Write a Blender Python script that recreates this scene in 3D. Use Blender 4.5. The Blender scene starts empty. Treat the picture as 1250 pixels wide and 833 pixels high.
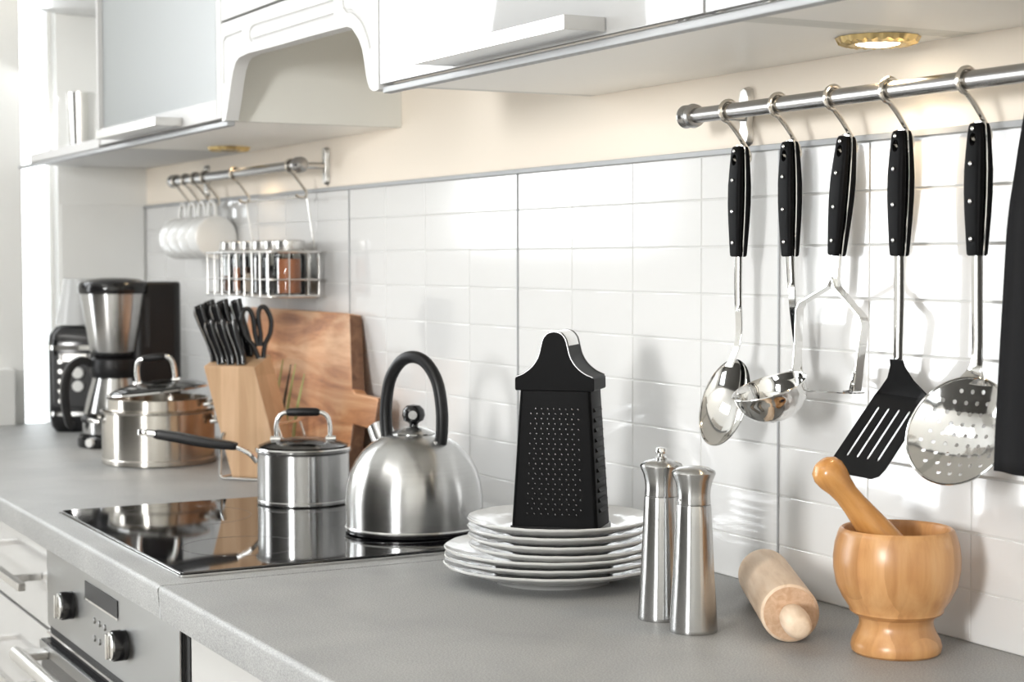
import bpy, bmesh, math, random
from mathutils import Vector, Matrix
from mathutils.geometry import delaunay_2d_cdt
random.seed(7)
PI = math.pi
SC = bpy.context.scene
COL = SC.collection
# ------------------------------------------------------------------ camera
cam_d = bpy.data.cameras.new('camera'); cam = bpy.data.objects.new('camera', cam_d); COL.objects.link(cam)
SC.camera = cam
CP = Vector((2.7684, -1.1680, 0.3674))
cr = Vector((0.47093, 0.88217, -0.00286)); cu = Vector((-0.04014, 0.02467, 0.99889)); cf = Vector((-0.88126, 0.47029, -0.04703))
m = Matrix.Identity(4)
for i in range(3):
    m[i][0] = cr[i]; m[i][1] = cu[i]; m[i][2] = -cf[i]; m[i][3] = CP[i]
cam.matrix_world = m
cam_d.sensor_width = 36.0; cam_d.lens = 2135.5 / 1250 * 36.0
cam_d.clip_start = 0.05
cam_d.dof.use_dof = True; cam_d.dof.focus_distance = 1.85; cam_d.dof.aperture_fstop = 9.0
# ------------------------------------------------------------------ world, lights, exposure
w = bpy.data.worlds.new('world'); SC.world = w; w.use_nodes = True
w.node_tree.nodes['Background'].inputs[0].default_value = (0.93, 0.97, 1.0, 1)
w.node_tree.nodes['Background'].inputs[1].default_value = 5.0
def area(name, loc, target, sx, sy, power, color=(1, 1, 1)):
    l = bpy.data.lights.new(name, 'AREA'); l.shape = 'RECTANGLE'; l.size = sx; l.size_y = sy; l.energy = power; l.color = color
    o = bpy.data.objects.new(name, l); COL.objects.link(o); o.location = loc
    o.rotation_euler = (Vector(target) - Vector(loc)).to_track_quat('-Z', 'Y').to_euler()
    return o
area('front_window_daylight', (3.25, -3.86, 0.75), (1.1, 0, 0.10), 0.50, 0.70, 84, (1.0, 0.99, 0.97))
area('side_window_daylight', (-1.19, -1.165, 0.93), (0.8, -1.0, 0.1), 0.62, 1.1, 12, (0.96, 0.98, 1.0))
area('balcony_window_daylight', (-1.19, -2.375, 0.40), (1.0, -0.8, 0.0), 0.75, 1.9, 28, (0.96, 0.98, 1.0))
area('narrow_window_daylight', (-1.19, -0.245, 0.80), (0.3, -0.9, -0.2), 0.07, 1.5, 3, (0.96, 0.98, 1.0))
area('ceiling_fill', (1.0, -1.9, 1.68), (1.0, -1.9, 0), 1.2, 0.5, 8, (1.0, 0.98, 0.95))  # unseen fill lamp, added to lift the ambient light
SC.view_settings.view_transform = 'Standard'; SC.view_settings.look = 'None'
SC.view_settings.exposure = 0.16; SC.view_settings.gamma = 1; SC.view_settings.use_curve_mapping = False
SC.cycles.use_denoising = True
SC.cycles.max_bounces = 10; SC.cycles.diffuse_bounces = 5; SC.cycles.glossy_bounces = 5; SC.cycles.transmission_bounces = 8; SC.cycles.transparent_max_bounces = 8
SC.cycles.caustics_reflective = False; SC.cycles.caustics_refractive = False
SC.cycles.sample_clamp_indirect = 6.0
# ------------------------------------------------------------------ materials
def mat(name, color=(0.8, 0.8, 0.8), rough=0.5, metal=0.0, **kw):
    mt = bpy.data.materials.new(name); mt.use_nodes = True
    b = mt.node_tree.nodes['Principled BSDF']
    b.inputs['Base Color'].default_value = (*color, 1); b.inputs['Roughness'].default_value = rough; b.inputs['Metallic'].default_value = metal
    for k, v in kw.items():
        b.inputs[k.replace('_', ' ')].default_value = v
    return mt
def nn(mt, t, **kw):
    n = mt.node_tree.nodes.new(t)
    for k, v in kw.items(): setattr(n, k, v)
    return n
def lk(mt, a, b): mt.node_tree.links.new(a, b)
def bsdf(mt): return mt.node_tree.nodes['Principled BSDF']
def coords(mt, scale, rot=(0, 0, 0)):
    tc = nn(mt, 'ShaderNodeTexCoord'); mp = nn(mt, 'ShaderNodeMapping')
    mp.inputs['Scale'].default_value = scale; mp.inputs['Rotation'].default_value = rot
    lk(mt, tc.outputs['Object'], mp.inputs['Vector']); return mp.outputs['Vector']
def noise(mt, vec, scale=1.0, detail=3.0, dist=0.0, rough=0.5):
    n = nn(mt, 'ShaderNodeTexNoise'); n.inputs['Scale'].default_value = scale; n.inputs['Detail'].default_value = detail
    n.inputs['Distortion'].default_value = dist; n.inputs['Roughness'].default_value = rough
    lk(mt, vec, n.inputs['Vector']); return n.outputs['Fac']
def ramp(mt, fac, stops):
    r = nn(mt, 'ShaderNodeValToRGB'); e = r.color_ramp.elements
    while len(e) < len(stops): e.new(0.5)
    for el, (pos, c) in zip(e, stops): el.position = pos; el.color = (*c, 1)
    lk(mt, fac, r.inputs['Fac']); return r.outputs['Color']
def bump(mt, h, strength=0.1, dist=0.001):
    b = nn(mt, 'ShaderNodeBump'); b.inputs['Strength'].default_value = strength; b.inputs['Distance'].default_value = dist
    lk(mt, h, b.inputs['Height']); lk(mt, b.outputs['Normal'], bsdf(mt).inputs['Normal'])
def mixc(mt, fac, a, b, mode='MIX'):
    x = nn(mt, 'ShaderNodeMix', data_type='RGBA', blend_type=mode)
    if isinstance(fac, float): x.inputs[0].default_value = fac
    else: lk(mt, fac, x.inputs[0])
    lk(mt, a, x.inputs[6]); lk(mt, b, x.inputs[7]); return x.outputs[2]

def steel_brushed(name, color=(0.51, 0.51, 0.505), rough=0.24, aniso=0.88, axis='Z', lines=True):
    mt = mat(name, color, rough, 1.0)
    b = bsdf(mt); b.inputs['Anisotropic'].default_value = aniso; b.inputs['Anisotropic Rotation'].default_value = 0.25
    t = nn(mt, 'ShaderNodeTangent', direction_type='RADIAL', axis=axis); lk(mt, t.outputs[0], b.inputs['Tangent'])
    if lines:
        v = coords(mt, (3, 3, 900)); f = noise(mt, v, 1.0, 2)
        c = ramp(mt, f, [(0.3, tuple(x * 0.96 for x in color)), (0.7, tuple(min(1, x * 1.03) for x in color))])
        lk(mt, c, b.inputs['Base Color'])
    return mt
M = {}
M['steel'] = steel_brushed('brushed_steel')
M['steel_warm'] = steel_brushed('brushed_steel_pot', (0.66, 0.63, 0.58), 0.2)
M['chrome'] = mat('polished_steel', (0.78, 0.78, 0.77), 0.07, 1.0)
M['satin'] = mat('satin_steel', (0.68, 0.67, 0.65), 0.25, 1.0)
M['rail'] = mat('rail_steel', (0.42, 0.415, 0.41), 0.26, 1.0)
M['hookmat'] = mat('hook_nickel', (0.72, 0.68, 0.62), 0.2, 1.0)
M['flat_steel'] = mat('oven_steel', (0.34, 0.34, 0.335), 0.38, 1.0)
v = coords(M['flat_steel'], (3, 3, 500)); bump(M['flat_steel'], noise(M['flat_steel'], v, 1, 2), 0.08, 0.0005)
M['black'] = mat('black_plastic', (0.008, 0.008, 0.009), 0.4, 0, Specular_IOR_Level=0.35)
M['blackgloss'] = mat('black_gloss_plastic', (0.008, 0.008, 0.009), 0.14)
M['handle'] = mat('handle_black_resin', (0.003, 0.003, 0.0033), 0.5, 0, Specular_IOR_Level=0.08)
M['nylon'] = mat('black_nylon', (0.005, 0.005, 0.0055), 0.45, 0, Specular_IOR_Level=0.12)
M['grater'] = mat('black_coated_metal', (0.0025, 0.0025, 0.0028), 0.42, 0, Specular_IOR_Level=0.06)
M['teeth'] = mat('grater_teeth_metal', (0.30, 0.30, 0.30), 0.25, 1.0)
M['white'] = mat('white_lacquer', (0.56, 0.56, 0.555), 0.12, 0, Coat_Weight=1.0, Coat_Roughness=0.02)
M['white_gloss'] = mat('white_gloss_door', (0.42, 0.42, 0.418), 0.5, 0, Specular_IOR_Level=0.1, Coat_Weight=0.8, Coat_Roughness=0.02)
M['white_satin'] = mat('white_satin_lacquer', (0.63, 0.63, 0.625), 0.5, 0, Specular_IOR_Level=0.08)
M['white_matte'] = mat('white_laminate', (0.80, 0.80, 0.78), 0.4)
M['inner'] = mat('cabinet_side_laminate', (0.74, 0.735, 0.69), 0.5)
M['under'] = mat('cabinet_underside_laminate', (0.95, 0.93, 0.885), 0.35)
M['lip'] = mat('light_rail_aluminium', (0.40, 0.41, 0.42), 0.5, 0.1)
M['tile'] = mat('white_glazed_tile', (0.77, 0.77, 0.765), 0.12, 0, Coat_Weight=0.7, Coat_Roughness=0.04)
v = coords(M['tile'], (1, 1, 1)); bump(M['tile'], noise(M['tile'], v, 6, 1), 0.02, 0.001)
M['grout'] = mat('grey_grout', (0.68, 0.68, 0.665), 0.8)
M['paint'] = mat('beige_wall_paint', (0.98, 0.89, 0.775), 0.75)
v = coords(M['paint'], (1, 1, 1)); bump(M['paint'], noise(M['paint'], v, 300, 3), 0.12, 0.0006)
M['wallwhite'] = mat('white_wall_paint', (0.82, 0.82, 0.80), 0.8)
M['roomgrey'] = mat('room_wall_paint', (0.07, 0.068, 0.065), 0.9)
M['floor'] = mat('floor_laminate', (0.22, 0.19, 0.16), 0.45)
v = coords(M['floor'], (1.5, 9, 1)); lk(M['floor'], ramp(M['floor'], noise(M['floor'], v, 3, 5), [(0.3, (0.42, 0.39, 0.35)), (0.7, (0.56, 0.53, 0.49))]), bsdf(M['floor']).inputs['Base Color'])
M['counter'] = mat('grey_speckled_laminate', (0.36, 0.36, 0.355), 0.52)
mc = M['counter']; v = coords(mc, (1, 1, 1))
f1 = noise(mc, v, 560, 2, 0, 0.7); f2 = noise(mc, v, 7, 4, 0.6)
c1 = ramp(mc, f1, [(0.34, (0.23, 0.232, 0.23)), (0.5, (0.315, 0.317, 0.315)), (0.68, (0.42, 0.42, 0.415))])
c2 = ramp(mc, f2, [(0.3, (0.88, 0.88, 0.88)), (0.7, (1.06, 1.06, 1.05))])
lk(mc, mixc(mc, 1.0, c1, c2, 'MULTIPLY'), bsdf(mc).inputs['Base Color']); bump(mc, f1, 0.15, 0.0004)
M['hob'] = mat('black_ceramic_glass', (0.004, 0.004, 0.005), 0.045, 0, IOR=1.9)
M['hobring'] = mat('hob_print_grey', (0.10, 0.10, 0.10), 0.15)
M['darkglass'] = mat('oven_dark_glass', (0.03, 0.03, 0.033), 0.15, 0, Specular_IOR_Level=0.2)
M['display'] = mat('oven_display', (0.035, 0.036, 0.038), 0.35, 0, Specular_IOR_Level=0.12)
M['black_gap'] = mat('gap_black', (0.008, 0.008, 0.008), 0.7)  # flat black for the oven body and for shade in the gaps
M['ceramic'] = mat('white_glazed_ceramic', (0.80, 0.80, 0.78), 0.1, 0, Coat_Weight=0.4)
M['plate'] = mat('plate_porcelain', (0.62, 0.62, 0.61), 0.1, 0, Coat_Weight=0.4)
M['mug'] = mat('mug_porcelain', (0.84, 0.84, 0.82), 0.2)
def glassy(name, tint=(1, 1, 1), gloss=0.12, rough=0.03, fac_ior=1.45):
    mt = bpy.data.materials.new(name); mt.use_nodes = True; nt = mt.node_tree; nt.nodes.clear()
    out = nt.nodes.new('ShaderNodeOutputMaterial'); t = nt.nodes.new('ShaderNodeBsdfTransparent'); g = nt.nodes.new('ShaderNodeBsdfGlossy')
    t.inputs[0].default_value = (*tint, 1); g.inputs['Roughness'].default_value = rough
    lw = nt.nodes.new('ShaderNodeFresnel'); lw.inputs['IOR'].default_value = fac_ior
    mx = nt.nodes.new('ShaderNodeMixShader'); nt.links.new(lw.outputs[0], mx.inputs[0]); nt.links.new(t.outputs[0], mx.inputs[1]); nt.links.new(g.outputs[0], mx.inputs[2])
    nt.links.new(mx.outputs[0], out.inputs[0]); return mt
M['glass'] = glassy('clear_glass', (0.94, 0.95, 0.95), fac_ior=1.9)
M['lid_glass'] = glassy('lid_glass', (0.95, 0.96, 0.96), rough=0.12, fac_ior=2.6)
M['jar_glass'] = glassy('jar_glass', (0.96, 0.97, 0.97), fac_ior=1.35)
M['window_glass'] = glassy('window_glass', (0.97, 0.98, 0.98))
M['frost'] = mat('frosted_glass', (0.50, 0.53, 0.53), 0.35, 0, Transmission_Weight=0.5, Specular_IOR_Level=0.15)
M['lampglow'] = mat('lamp_bulb_glow', (1, 0.95, 0.85), 0.5, 0, Emission_Color=(1.0, 0.9, 0.74, 1), Emission_Strength=14.0)
M['brass'] = mat('brass_lamp_ring', (0.72, 0.55, 0.26), 0.28, 1.0)
def wood(name, c_dark, c_mid, c_light, scale=(6, 6, 60), rough=0.4, dist=0.8, contrast=(0.3, 0.5, 0.72), strips=None):
    mt = mat(name, c_mid, rough); v = coords(mt, scale)
    f = noise(mt, v, 1.0, 5, dist, 0.6)
    c = ramp(mt, f, [(contrast[0], c_dark), (contrast[1], c_mid), (contrast[2], c_light)])
    if strips:
        v2 = coords(mt, strips); s = nn(mt, 'ShaderNodeVectorMath', operation='FLOOR'); lk(mt, v2, s.inputs[0])
        wn = nn(mt, 'ShaderNodeTexWhiteNoise'); lk(mt, s.outputs[0], wn.inputs['Vector'])
        c2 = ramp(mt, wn.outputs['Value'], [(0.0, (0.80, 0.76, 0.70)), (1.0, (1.12, 1.12, 1.12))])
        c = mixc(mt, 1.0, c, c2, 'MULTIPLY')
    lk(mt, c, bsdf(mt).inputs['Base Color']); return mt
M['bamboo'] = wood('bamboo_lamella', (0.46, 0.22, 0.085), (0.56, 0.295, 0.12), (0.64, 0.37, 0.17), (60, 60, 2.5), 0.3, 0.3, strips=(42, 42, 0.01))
M['pestle'] = wood('pestle_wood', (0.42, 0.18, 0.05), (0.58, 0.28, 0.085), (0.66, 0.36, 0.13), (60, 60, 9), 0.22, 0.4)
M['beech'] = wood('pale_beech', (0.62, 0.45, 0.31), (0.72, 0.55, 0.40), (0.80, 0.64, 0.49), (90, 90, 12), 0.55, 0.4)
M['beech_end'] = wood('beech_end_grain', (0.52, 0.32, 0.19), (0.60, 0.40, 0.26), (0.68, 0.48, 0.33), (120, 120, 20), 0.6, 1.5)
M['block'] = wood('beech_block', (0.58, 0.375, 0.225), (0.68, 0.46, 0.29), (0.74, 0.525, 0.345), (45, 20, 5), 0.45, 0.6, strips=(30, 0.01, 0.01))
M['acacia'] = wood('acacia_board', (0.22, 0.075, 0.030), (0.52, 0.245, 0.115), (0.70, 0.43, 0.25), (2.4, 10, 16), 0.38, 1.5, (0.30, 0.46, 0.62), strips=(0.01, 0.01, 16))
M['acacia_end'] = wood('acacia_end_grain', (0.085, 0.035, 0.016), (0.15, 0.066, 0.030), (0.22, 0.11, 0.055), (50, 50, 40), 0.5, 1.0)
M['fabric'] = mat('black_cotton', (0.014, 0.014, 0.015), 0.9, 0, Sheen_Weight=0.0, Specular_IOR_Level=0.1)
v = coords(M['fabric'], (1600, 1600, 1600)); bump(M['fabric'], noise(M['fabric'], v, 1, 1), 0.5, 0.0006)
M['leaf'] = mat('herb_green', (0.42, 0.44, 0.18), 0.5)
M['leafd'] = mat('herb_dark', (0.06, 0.05, 0.03), 0.6)
M['hopper'] = mat('hopper_plastic', (0.72, 0.73, 0.73), 0.2, 0, Transmission_Weight=0.3)
M['spice1'] = mat('spice_brown', (0.22, 0.12, 0.08), 0.9)
M['spice2'] = mat('spice_red', (0.55, 0.20, 0.09), 0.9)
M['spice3'] = mat('spice_dark', (0.10, 0.09, 0.09), 0.9)
M['spice4'] = mat('spice_cream', (0.62, 0.50, 0.40), 0.9)
M['yellow'] = mat('yellow_bottle', (0.85, 0.62, 0.12), 0.4)
# ------------------------------------------------------------------ helpers
class MB:
    def __init__(s): s.v = []; s.f = []
    def add(s, vs, fs):
        o = len(s.v); s.v += [tuple(x) for x in vs]; s.f += [tuple(i + o for i in f) for f in fs]; return s
    def loft(s, rings, cap0=True, cap1=True, close=False):
        n = len(rings[0]); vs = [p for r in rings for p in r]; fs = []
        k = len(rings)
        for i in range(k if close else k - 1):
            a = i * n; b = ((i + 1) % k) * n
            for j in range(n):
                j2 = (j + 1) % n; fs.append((a + j, a + j2, b + j2, b + j))
        if not close:
            if cap0: fs.append(tuple(range(n - 1, -1, -1)))
            if cap1: fs.append(tuple(range((k - 1) * n, k * n)))
        return s.add(vs, fs)
    def lathe(s, prof, n=56, c=(0, 0, 0), mod=None):
        rings = []; c = Vector(c)
        for r, z in prof:
            rings.append([(c.x + (r if not mod else mod(r, z, 2 * PI * j / n)[0]) * math.cos(2 * PI * j / n),
                           c.y + (r if not mod else mod(r, z, 2 * PI * j / n)[0]) * math.sin(2 * PI * j / n),
                           c.z + (z if not mod else mod(r, z, 2 * PI * j / n)[1])) for j in range(n)])
        c0 = prof[0][0] > 1e-6; c1 = prof[-1][0] > 1e-6
        return s.loft(rings, c0, c1) if not (prof[0] == prof[-1]) else s.loft(rings[:-1], close=True)
    def tube(s, pts, r, n=10, close=False, flat=None, up=None):
        """round (r) or flat (flat=(half width, half thickness), width across `up`) sweep"""
        pts = [Vector(p) for p in pts]; k = len(pts); rs = r if isinstance(r, (list, tuple)) else [r] * k
        fl = flat if isinstance(flat, list) else [flat] * k
        rings = []; prev = None
        for i, p in enumerate(pts):
            if close: t = pts[(i + 1) % k] - pts[i - 1]
            else: t = pts[min(i + 1, k - 1)] - pts[max(i - 1, 0)]
            t.normalize()
            if up is not None: a = Vector(up)
            elif prev is None: a = Vector((0, 0, 1)) if abs(t.z) < 0.9 else Vector((1, 0, 0))
            else: a = prev
            a = (a - t * a.dot(t)).normalized(); prev = a; b = t.cross(a)
            if flat:
                hw, ht = fl[i]
                rings.append([p + a * hw * x + b * ht * y for x, y in ((1, .6), (.9, 1), (-.9, 1), (-1, .6), (-1, -.6), (-.9, -1), (.9, -1), (1, -.6))])
            else: rings.append([p + (a * math.cos(2 * PI * j / n) + b * math.sin(2 * PI * j / n)) * rs[i] for j in range(n)])
        return s.loft(rings, close=close)
    def box(s, c, size, rot=None):
        c = Vector(c); R_ = rot if rot is not None else Matrix.Identity(3); x, y, z = [q / 2 for q in size]
        vs = [c + R_ @ Vector(p) for p in ((-x, -y, -z), (x, -y, -z), (x, y, -z), (-x, y, -z), (-x, -y, z), (x, -y, z), (x, y, z), (-x, y, z))]
        return s.add(vs, [(3, 2, 1, 0), (4, 5, 6, 7), (0, 1, 5, 4), (1, 2, 6, 5), (2, 3, 7, 6), (3, 0, 4, 7)])
    def bounds(s, x0, x1, y0, y1, z0, z1): return s.box(((x0 + x1) / 2, (y0 + y1) / 2, (z0 + z1) / 2), (x1 - x0, y1 - y0, z1 - z0))
    def prism(s, poly, fn0, fn1):
        n = len(poly); vs = [fn0(*p) for p in poly] + [fn1(*p) for p in poly]
        fs = [tuple(range(n - 1, -1, -1)), tuple(range(n, 2 * n))] + [(i, (i + 1) % n, n + (i + 1) % n, n + i) for i in range(n)]
        return s.add(vs, fs)
    def sheet(s, outline, holes, step, fn, thick=0.001, fn2=None):
        """2d outline with real holes, meshed, mapped by fn(x,y)->(pos, normal) and given thickness"""
        pts = []; edges = []
        def loop(l):
            o = len(pts); pts.extend([Vector(p) for p in l]); edges.extend([(o + i, o + (i + 1) % len(l)) for i in range(len(l))])
        loop(outline)
        for h in holes: loop(h)
        def inside(p, l):
            c = False; n = len(l)
            for i in range(n):
                a = l[i]; b = l[(i + 1) % n]
                if (a[1] > p[1]) != (b[1] > p[1]) and p[0] < (b[0] - a[0]) * (p[1] - a[1]) / (b[1] - a[1]) + a[0]: c = not c
            return c
        xs = [p[0] for p in outline]; ys = [p[1] for p in outline]
        x = min(xs) + step * .5
        while x < max(xs):
            y = min(ys) + step * .5
            while y < max(ys):
                if inside((x, y), outline) and not any(inside((x, y), h) for h in holes):
                    if all((x - q.x) ** 2 + (y - q.y) ** 2 > (step * .35) ** 2 for q in pts[:len(outline) + sum(len(h) for h in holes)]): pts.append(Vector((x, y)))
                y += step
            x += step
        V, E_, F, _, _, _ = delaunay_2d_cdt(pts, edges, [], 0, 1e-7)
        tri = []
        for f in F:
            cx = sum(V[i][0] for i in f) / len(f); cy = sum(V[i][1] for i in f) / len(f)
            if inside((cx, cy), outline) and not any(inside((cx, cy), h) for h in holes): tri.append(tuple(f))
        P = [fn(q[0], q[1]) for q in V]; n = len(V)
        vs = [Vector(a) for a, _ in P] + [Vector(a) + Vector(b) * thick for a, b in P]
        cnt = {}
        for f in tri:
            for i in range(len(f)):
                a, b = f[i], f[(i + 1) % len(f)]; cnt.setdefault((min(a, b), max(a, b)), []).append((a, b))
        fs = [tuple(reversed(f)) for f in tri] + [tuple(i + n for i in f) for f in tri]
        for k_, l in cnt.items():
            if len(l) == 1: a, b = l[0]; fs.append((a, b, b + n, a + n))
        return s.add(vs, fs)
    def mesh(s, name, material, bevel=0, seg=2, angle=35, recalc=True):
        me = bpy.data.meshes.new(name); me.from_pydata([tuple(x) for x in s.v], [], s.f)
        bm = bmesh.new(); bm.from_mesh(me)
        bmesh.ops.remove_doubles(bm, verts=bm.verts, dist=1e-6)
        if recalc: bmesh.ops.recalc_face_normals(bm, faces=bm.faces)
        if bevel:
            es = [e for e in bm.edges if len(e.link_faces) == 2 and e.calc_face_angle(0) > math.radians(40)]
            bmesh.ops.bevel(bm, geom=es, offset=bevel, segments=seg, affect='EDGES', profile=0.5, clamp_overlap=True)
        bm.to_mesh(me); bm.free()
        me.materials.append(material); me.shade_smooth(); me.set_sharp_from_angle(angle=math.radians(angle))
        return me
    def build(s, name, material, parent=None, **kw):
        o = bpy.data.objects.new(name, s.mesh(name, material, **kw)); COL.objects.link(o)
        if parent is not None: o.parent = parent
        if kw.get('bevel') and len(o.data.polygons) < 4000:
            wn_ = o.modifiers.new('weighted_normals', 'WEIGHTED_NORMAL'); wn_.keep_sharp = True
        return o
def tag(o, label=None, cat=None, group=None, kind=None):
    if label: o['label'] = label
    if cat: o['category'] = cat
    if group: o['group'] = group
    if kind: o['kind'] = kind
    return o
def thing(name, label, cat, loc=(0, 0, 0), rz=0, group=None, rot=None):
    o = bpy.data.objects.new(name, None); COL.objects.link(o); o.location = loc; o.rotation_euler = rot if rot else (0, 0, rz); o.empty_display_size = 0.02
    return tag(o, label, cat, group)
def struct(o): o['kind'] = 'structure'; return o
def put(me, name, parent=None, loc=(0, 0, 0)):
    o = bpy.data.objects.new(name, me); COL.objects.link(o); o.location = loc
    if parent is not None: o.parent = parent
    return o
def dup(root, loc, label=None, group=None, rot=None):
    r = root.copy(); COL.objects.link(r); r.location = loc
    if rot is not None: r.rotation_euler = rot
    if label: r['label'] = label
    if group: r['group'] = group
    for ch in root.children:
        c = ch.copy(); COL.objects.link(c); c.parent = r
        for g in ch.children:
            d = g.copy(); COL.objects.link(d); d.parent = c
    return r
def smooth(pts, k=6, close=False):
    pts = [Vector(p) for p in pts]; n = len(pts); out = []
    for i in range(n if close else n - 1):
        p0 = pts[(i - 1) % n] if close or i > 0 else pts[0] * 2 - pts[1]
        p1 = pts[i]; p2 = pts[(i + 1) % n]
        p3 = pts[(i + 2) % n] if close or i + 2 < n else pts[n - 1] * 2 - pts[n - 2]
        for j in range(k):
            t = j / k
            out.append(0.5 * ((2 * p1) + (p2 - p0) * t + (2 * p0 - 5 * p1 + 4 * p2 - p3) * t * t + (3 * p1 - p0 - 3 * p2 + p3) * t ** 3))
    if not close: out.append(pts[-1])
    return out
def circle2(cx, cy, r, n=12, ry=None): return [(cx + r * math.cos(2 * PI * i / n), cy + (ry or r) * math.sin(2 * PI * i / n)) for i in range(n)]
def cut(obj, cutter_mb):
    """boolean difference, applied at once; the cutter is deleted"""
    c = cutter_mb.build('cutter', M['black'], obj.parent); bpy.context.view_layer.update(); md = obj.modifiers.new('cut', 'BOOLEAN'); md.object = c; md.operation = 'DIFFERENCE'; md.solver = 'EXACT'
    dg = bpy.context.evaluated_depsgraph_get(); me = bpy.data.meshes.new_from_object(obj.evaluated_get(dg)); old = obj.data; obj.modifiers.clear(); obj.data = me
    me.shade_smooth(); me.set_sharp_from_angle(angle=math.radians(35)); bpy.data.objects.remove(c)
def rounded(x0, x1, y0, y1, r, n=5):
    o = []
    for cx, cy, a in ((x1 - r, y1 - r, 0), (x0 + r, y1 - r, 90), (x0 + r, y0 + r, 180), (x1 - r, y0 + r, 270)):
        for i in range(n + 1): t = math.radians(a + 90 * i / n); o.append((cx + r * math.cos(t), cy + r * math.sin(t)))
    return o
# ================================================================== ROOM SHELL
CEIL = 1.75; FL = -0.90; XL = -1.215; XR = 4.3; YF = -4.0
struct(MB().bounds(XL - .15, XR + .1, YF - .1, .12, FL - .05, FL).build('floor', M['floor']))
struct(MB().bounds(XL - .15, XR + .1, YF - .1, .12, CEIL, CEIL + .05).build('ceiling', M['wallwhite']))
wall_back = struct(MB().bounds(XL - .15, XR + .1, .0, .1, FL, CEIL).build('wall_back', M['paint']))
struct(MB().bounds(XR, XR + .1, YF, 0, FL, CEIL).build('wall_right', M['wallwhite']))
# wall on the left with its openings (y ranges, sill, head)
WIN = [(-.285, -.205, -.02, 1.62), (-1.49, -.84, .367, 1.62), (-2.78, -1.97, -.65, 1.45)]
wl = MB(); ys = [0.0]
prev = 0.0
for (a, b, z0, z1) in WIN:
    wl.bounds(XL - .15, XL, b, prev, FL, CEIL)
    wl.bounds(XL - .15, XL, a, b, FL, z0); wl.bounds(XL - .15, XL, a, b, z1, CEIL)
    prev = a
wl.bounds(XL - .15, XL, YF, prev, FL, CEIL)
struct(wl.build('wall_left', M['wallwhite']))
for i, (a, b, z0, z1) in enumerate(WIN):
    f = MB(); t = .022 if i else .008
    f.bounds(XL - .10, XL - .05, a, a + t, z0, z1).bounds(XL - .10, XL - .05, b - t, b, z0, z1).bounds(XL - .10, XL - .05, a + t, b - t, z0, z0 + t).bounds(XL - .10, XL - .05, a + t, b - t, z1 - t, z1)
    wo = struct(f.build('window_%d' % (i + 1), M['white_matte']))
    MB().bounds(XL - .08, XL - .075, a + t, b - t, z0 + t, z1 - t).build('window_pane', M['window_glass'], wo)
# front wall (behind the camera side) with the big window that gives the key light
wf = MB(); fx0, fx1, fz0, fz1 = 2.65, 3.85, .2, 1.6
wf.bounds(XL, fx0, YF - .1, YF, FL, CEIL).bounds(fx1, XR, YF - .1, YF, FL, CEIL).bounds(fx0, fx1, YF - .1, YF, FL, fz0).bounds(fx0, fx1, YF - .1, YF, fz1, CEIL)
struct(wf.build('wall_front', M['roomgrey']))
f = MB(); f.bounds(fx0, fx0 + .04, YF - .08, YF - .02, fz0, fz1).bounds(fx1 - .04, fx1, YF - .08, YF - .02, fz0, fz1).bounds(fx0 + .04, fx1 - .04, YF - .08, YF - .02, fz0, fz0 + .04).bounds(fx0 + .04, fx1 - .04, YF - .08, YF - .02, fz1 - .04, fz1)
wo = struct(f.build('window_4', M['white_matte'])); MB().bounds(fx0 + .04, fx1 - .04, YF - .055, YF - .05, fz0 + .04, fz1 - .04).build('window_pane', M['window_glass'], wo)
# tiled splashback: each tile its own piece, panel joints every four tiles
TW, TH, Z0T = .15146, .055, .0505
grout = MB().bounds(XL + .001, 1.975, -.0035, -.0002, .0005, .486).build('grout_bed', M['grout'], wall_back)
def tile_mesh(wd, ht):
    g = .0011
    return MB().bounds(-wd / 2 + g, wd / 2 - g, -.0042, -.0030, -ht / 2 + g, ht / 2 - g).mesh('tile', M['tile'], bevel=.0005, seg=2, angle=20)
tm = {0: tile_mesh(TW, Z0T), 1: tile_mesh(TW, TH), 2: tile_mesh(TW, .0505)}
rows = [(0, .0005, Z0T)] + [(1, Z0T + TH * k, Z0T + TH * (k + 1)) for k in range(7)] + [(2, Z0T + TH * 7, .486)]
for kx in range(-8, 12):
    for (kk, za, zb) in rows:
        put(tm[kk], 'tile', wall_back, ((kx + .5) * TW, random.uniform(-.0001, .0001), (za + zb) / 2))
for jx in (0.0, 4 * TW, 8 * TW):
    MB().bounds(jx - .0011, jx + .0011, -.0060, -.0030, .0005, .486).build('joint_strip', M['lip'], wall_back)
struct(MB().bounds(XL + .001, 1.975, -.0085, -.0002, .486, .4925).build('trim_1', M['lip'], bevel=.001))
# end wall cladding strip line by the corner
struct(MB().bounds(XL, XL + .006, -.2, -.009, .0005, .4925).build('trim_2', M['white_matte'], bevel=.001))
struct(MB().bounds(XL + .001, XL + .05, -.46, -.318, .0005, .125).build('trim_3', M['white_matte'], bevel=.002))

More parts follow.
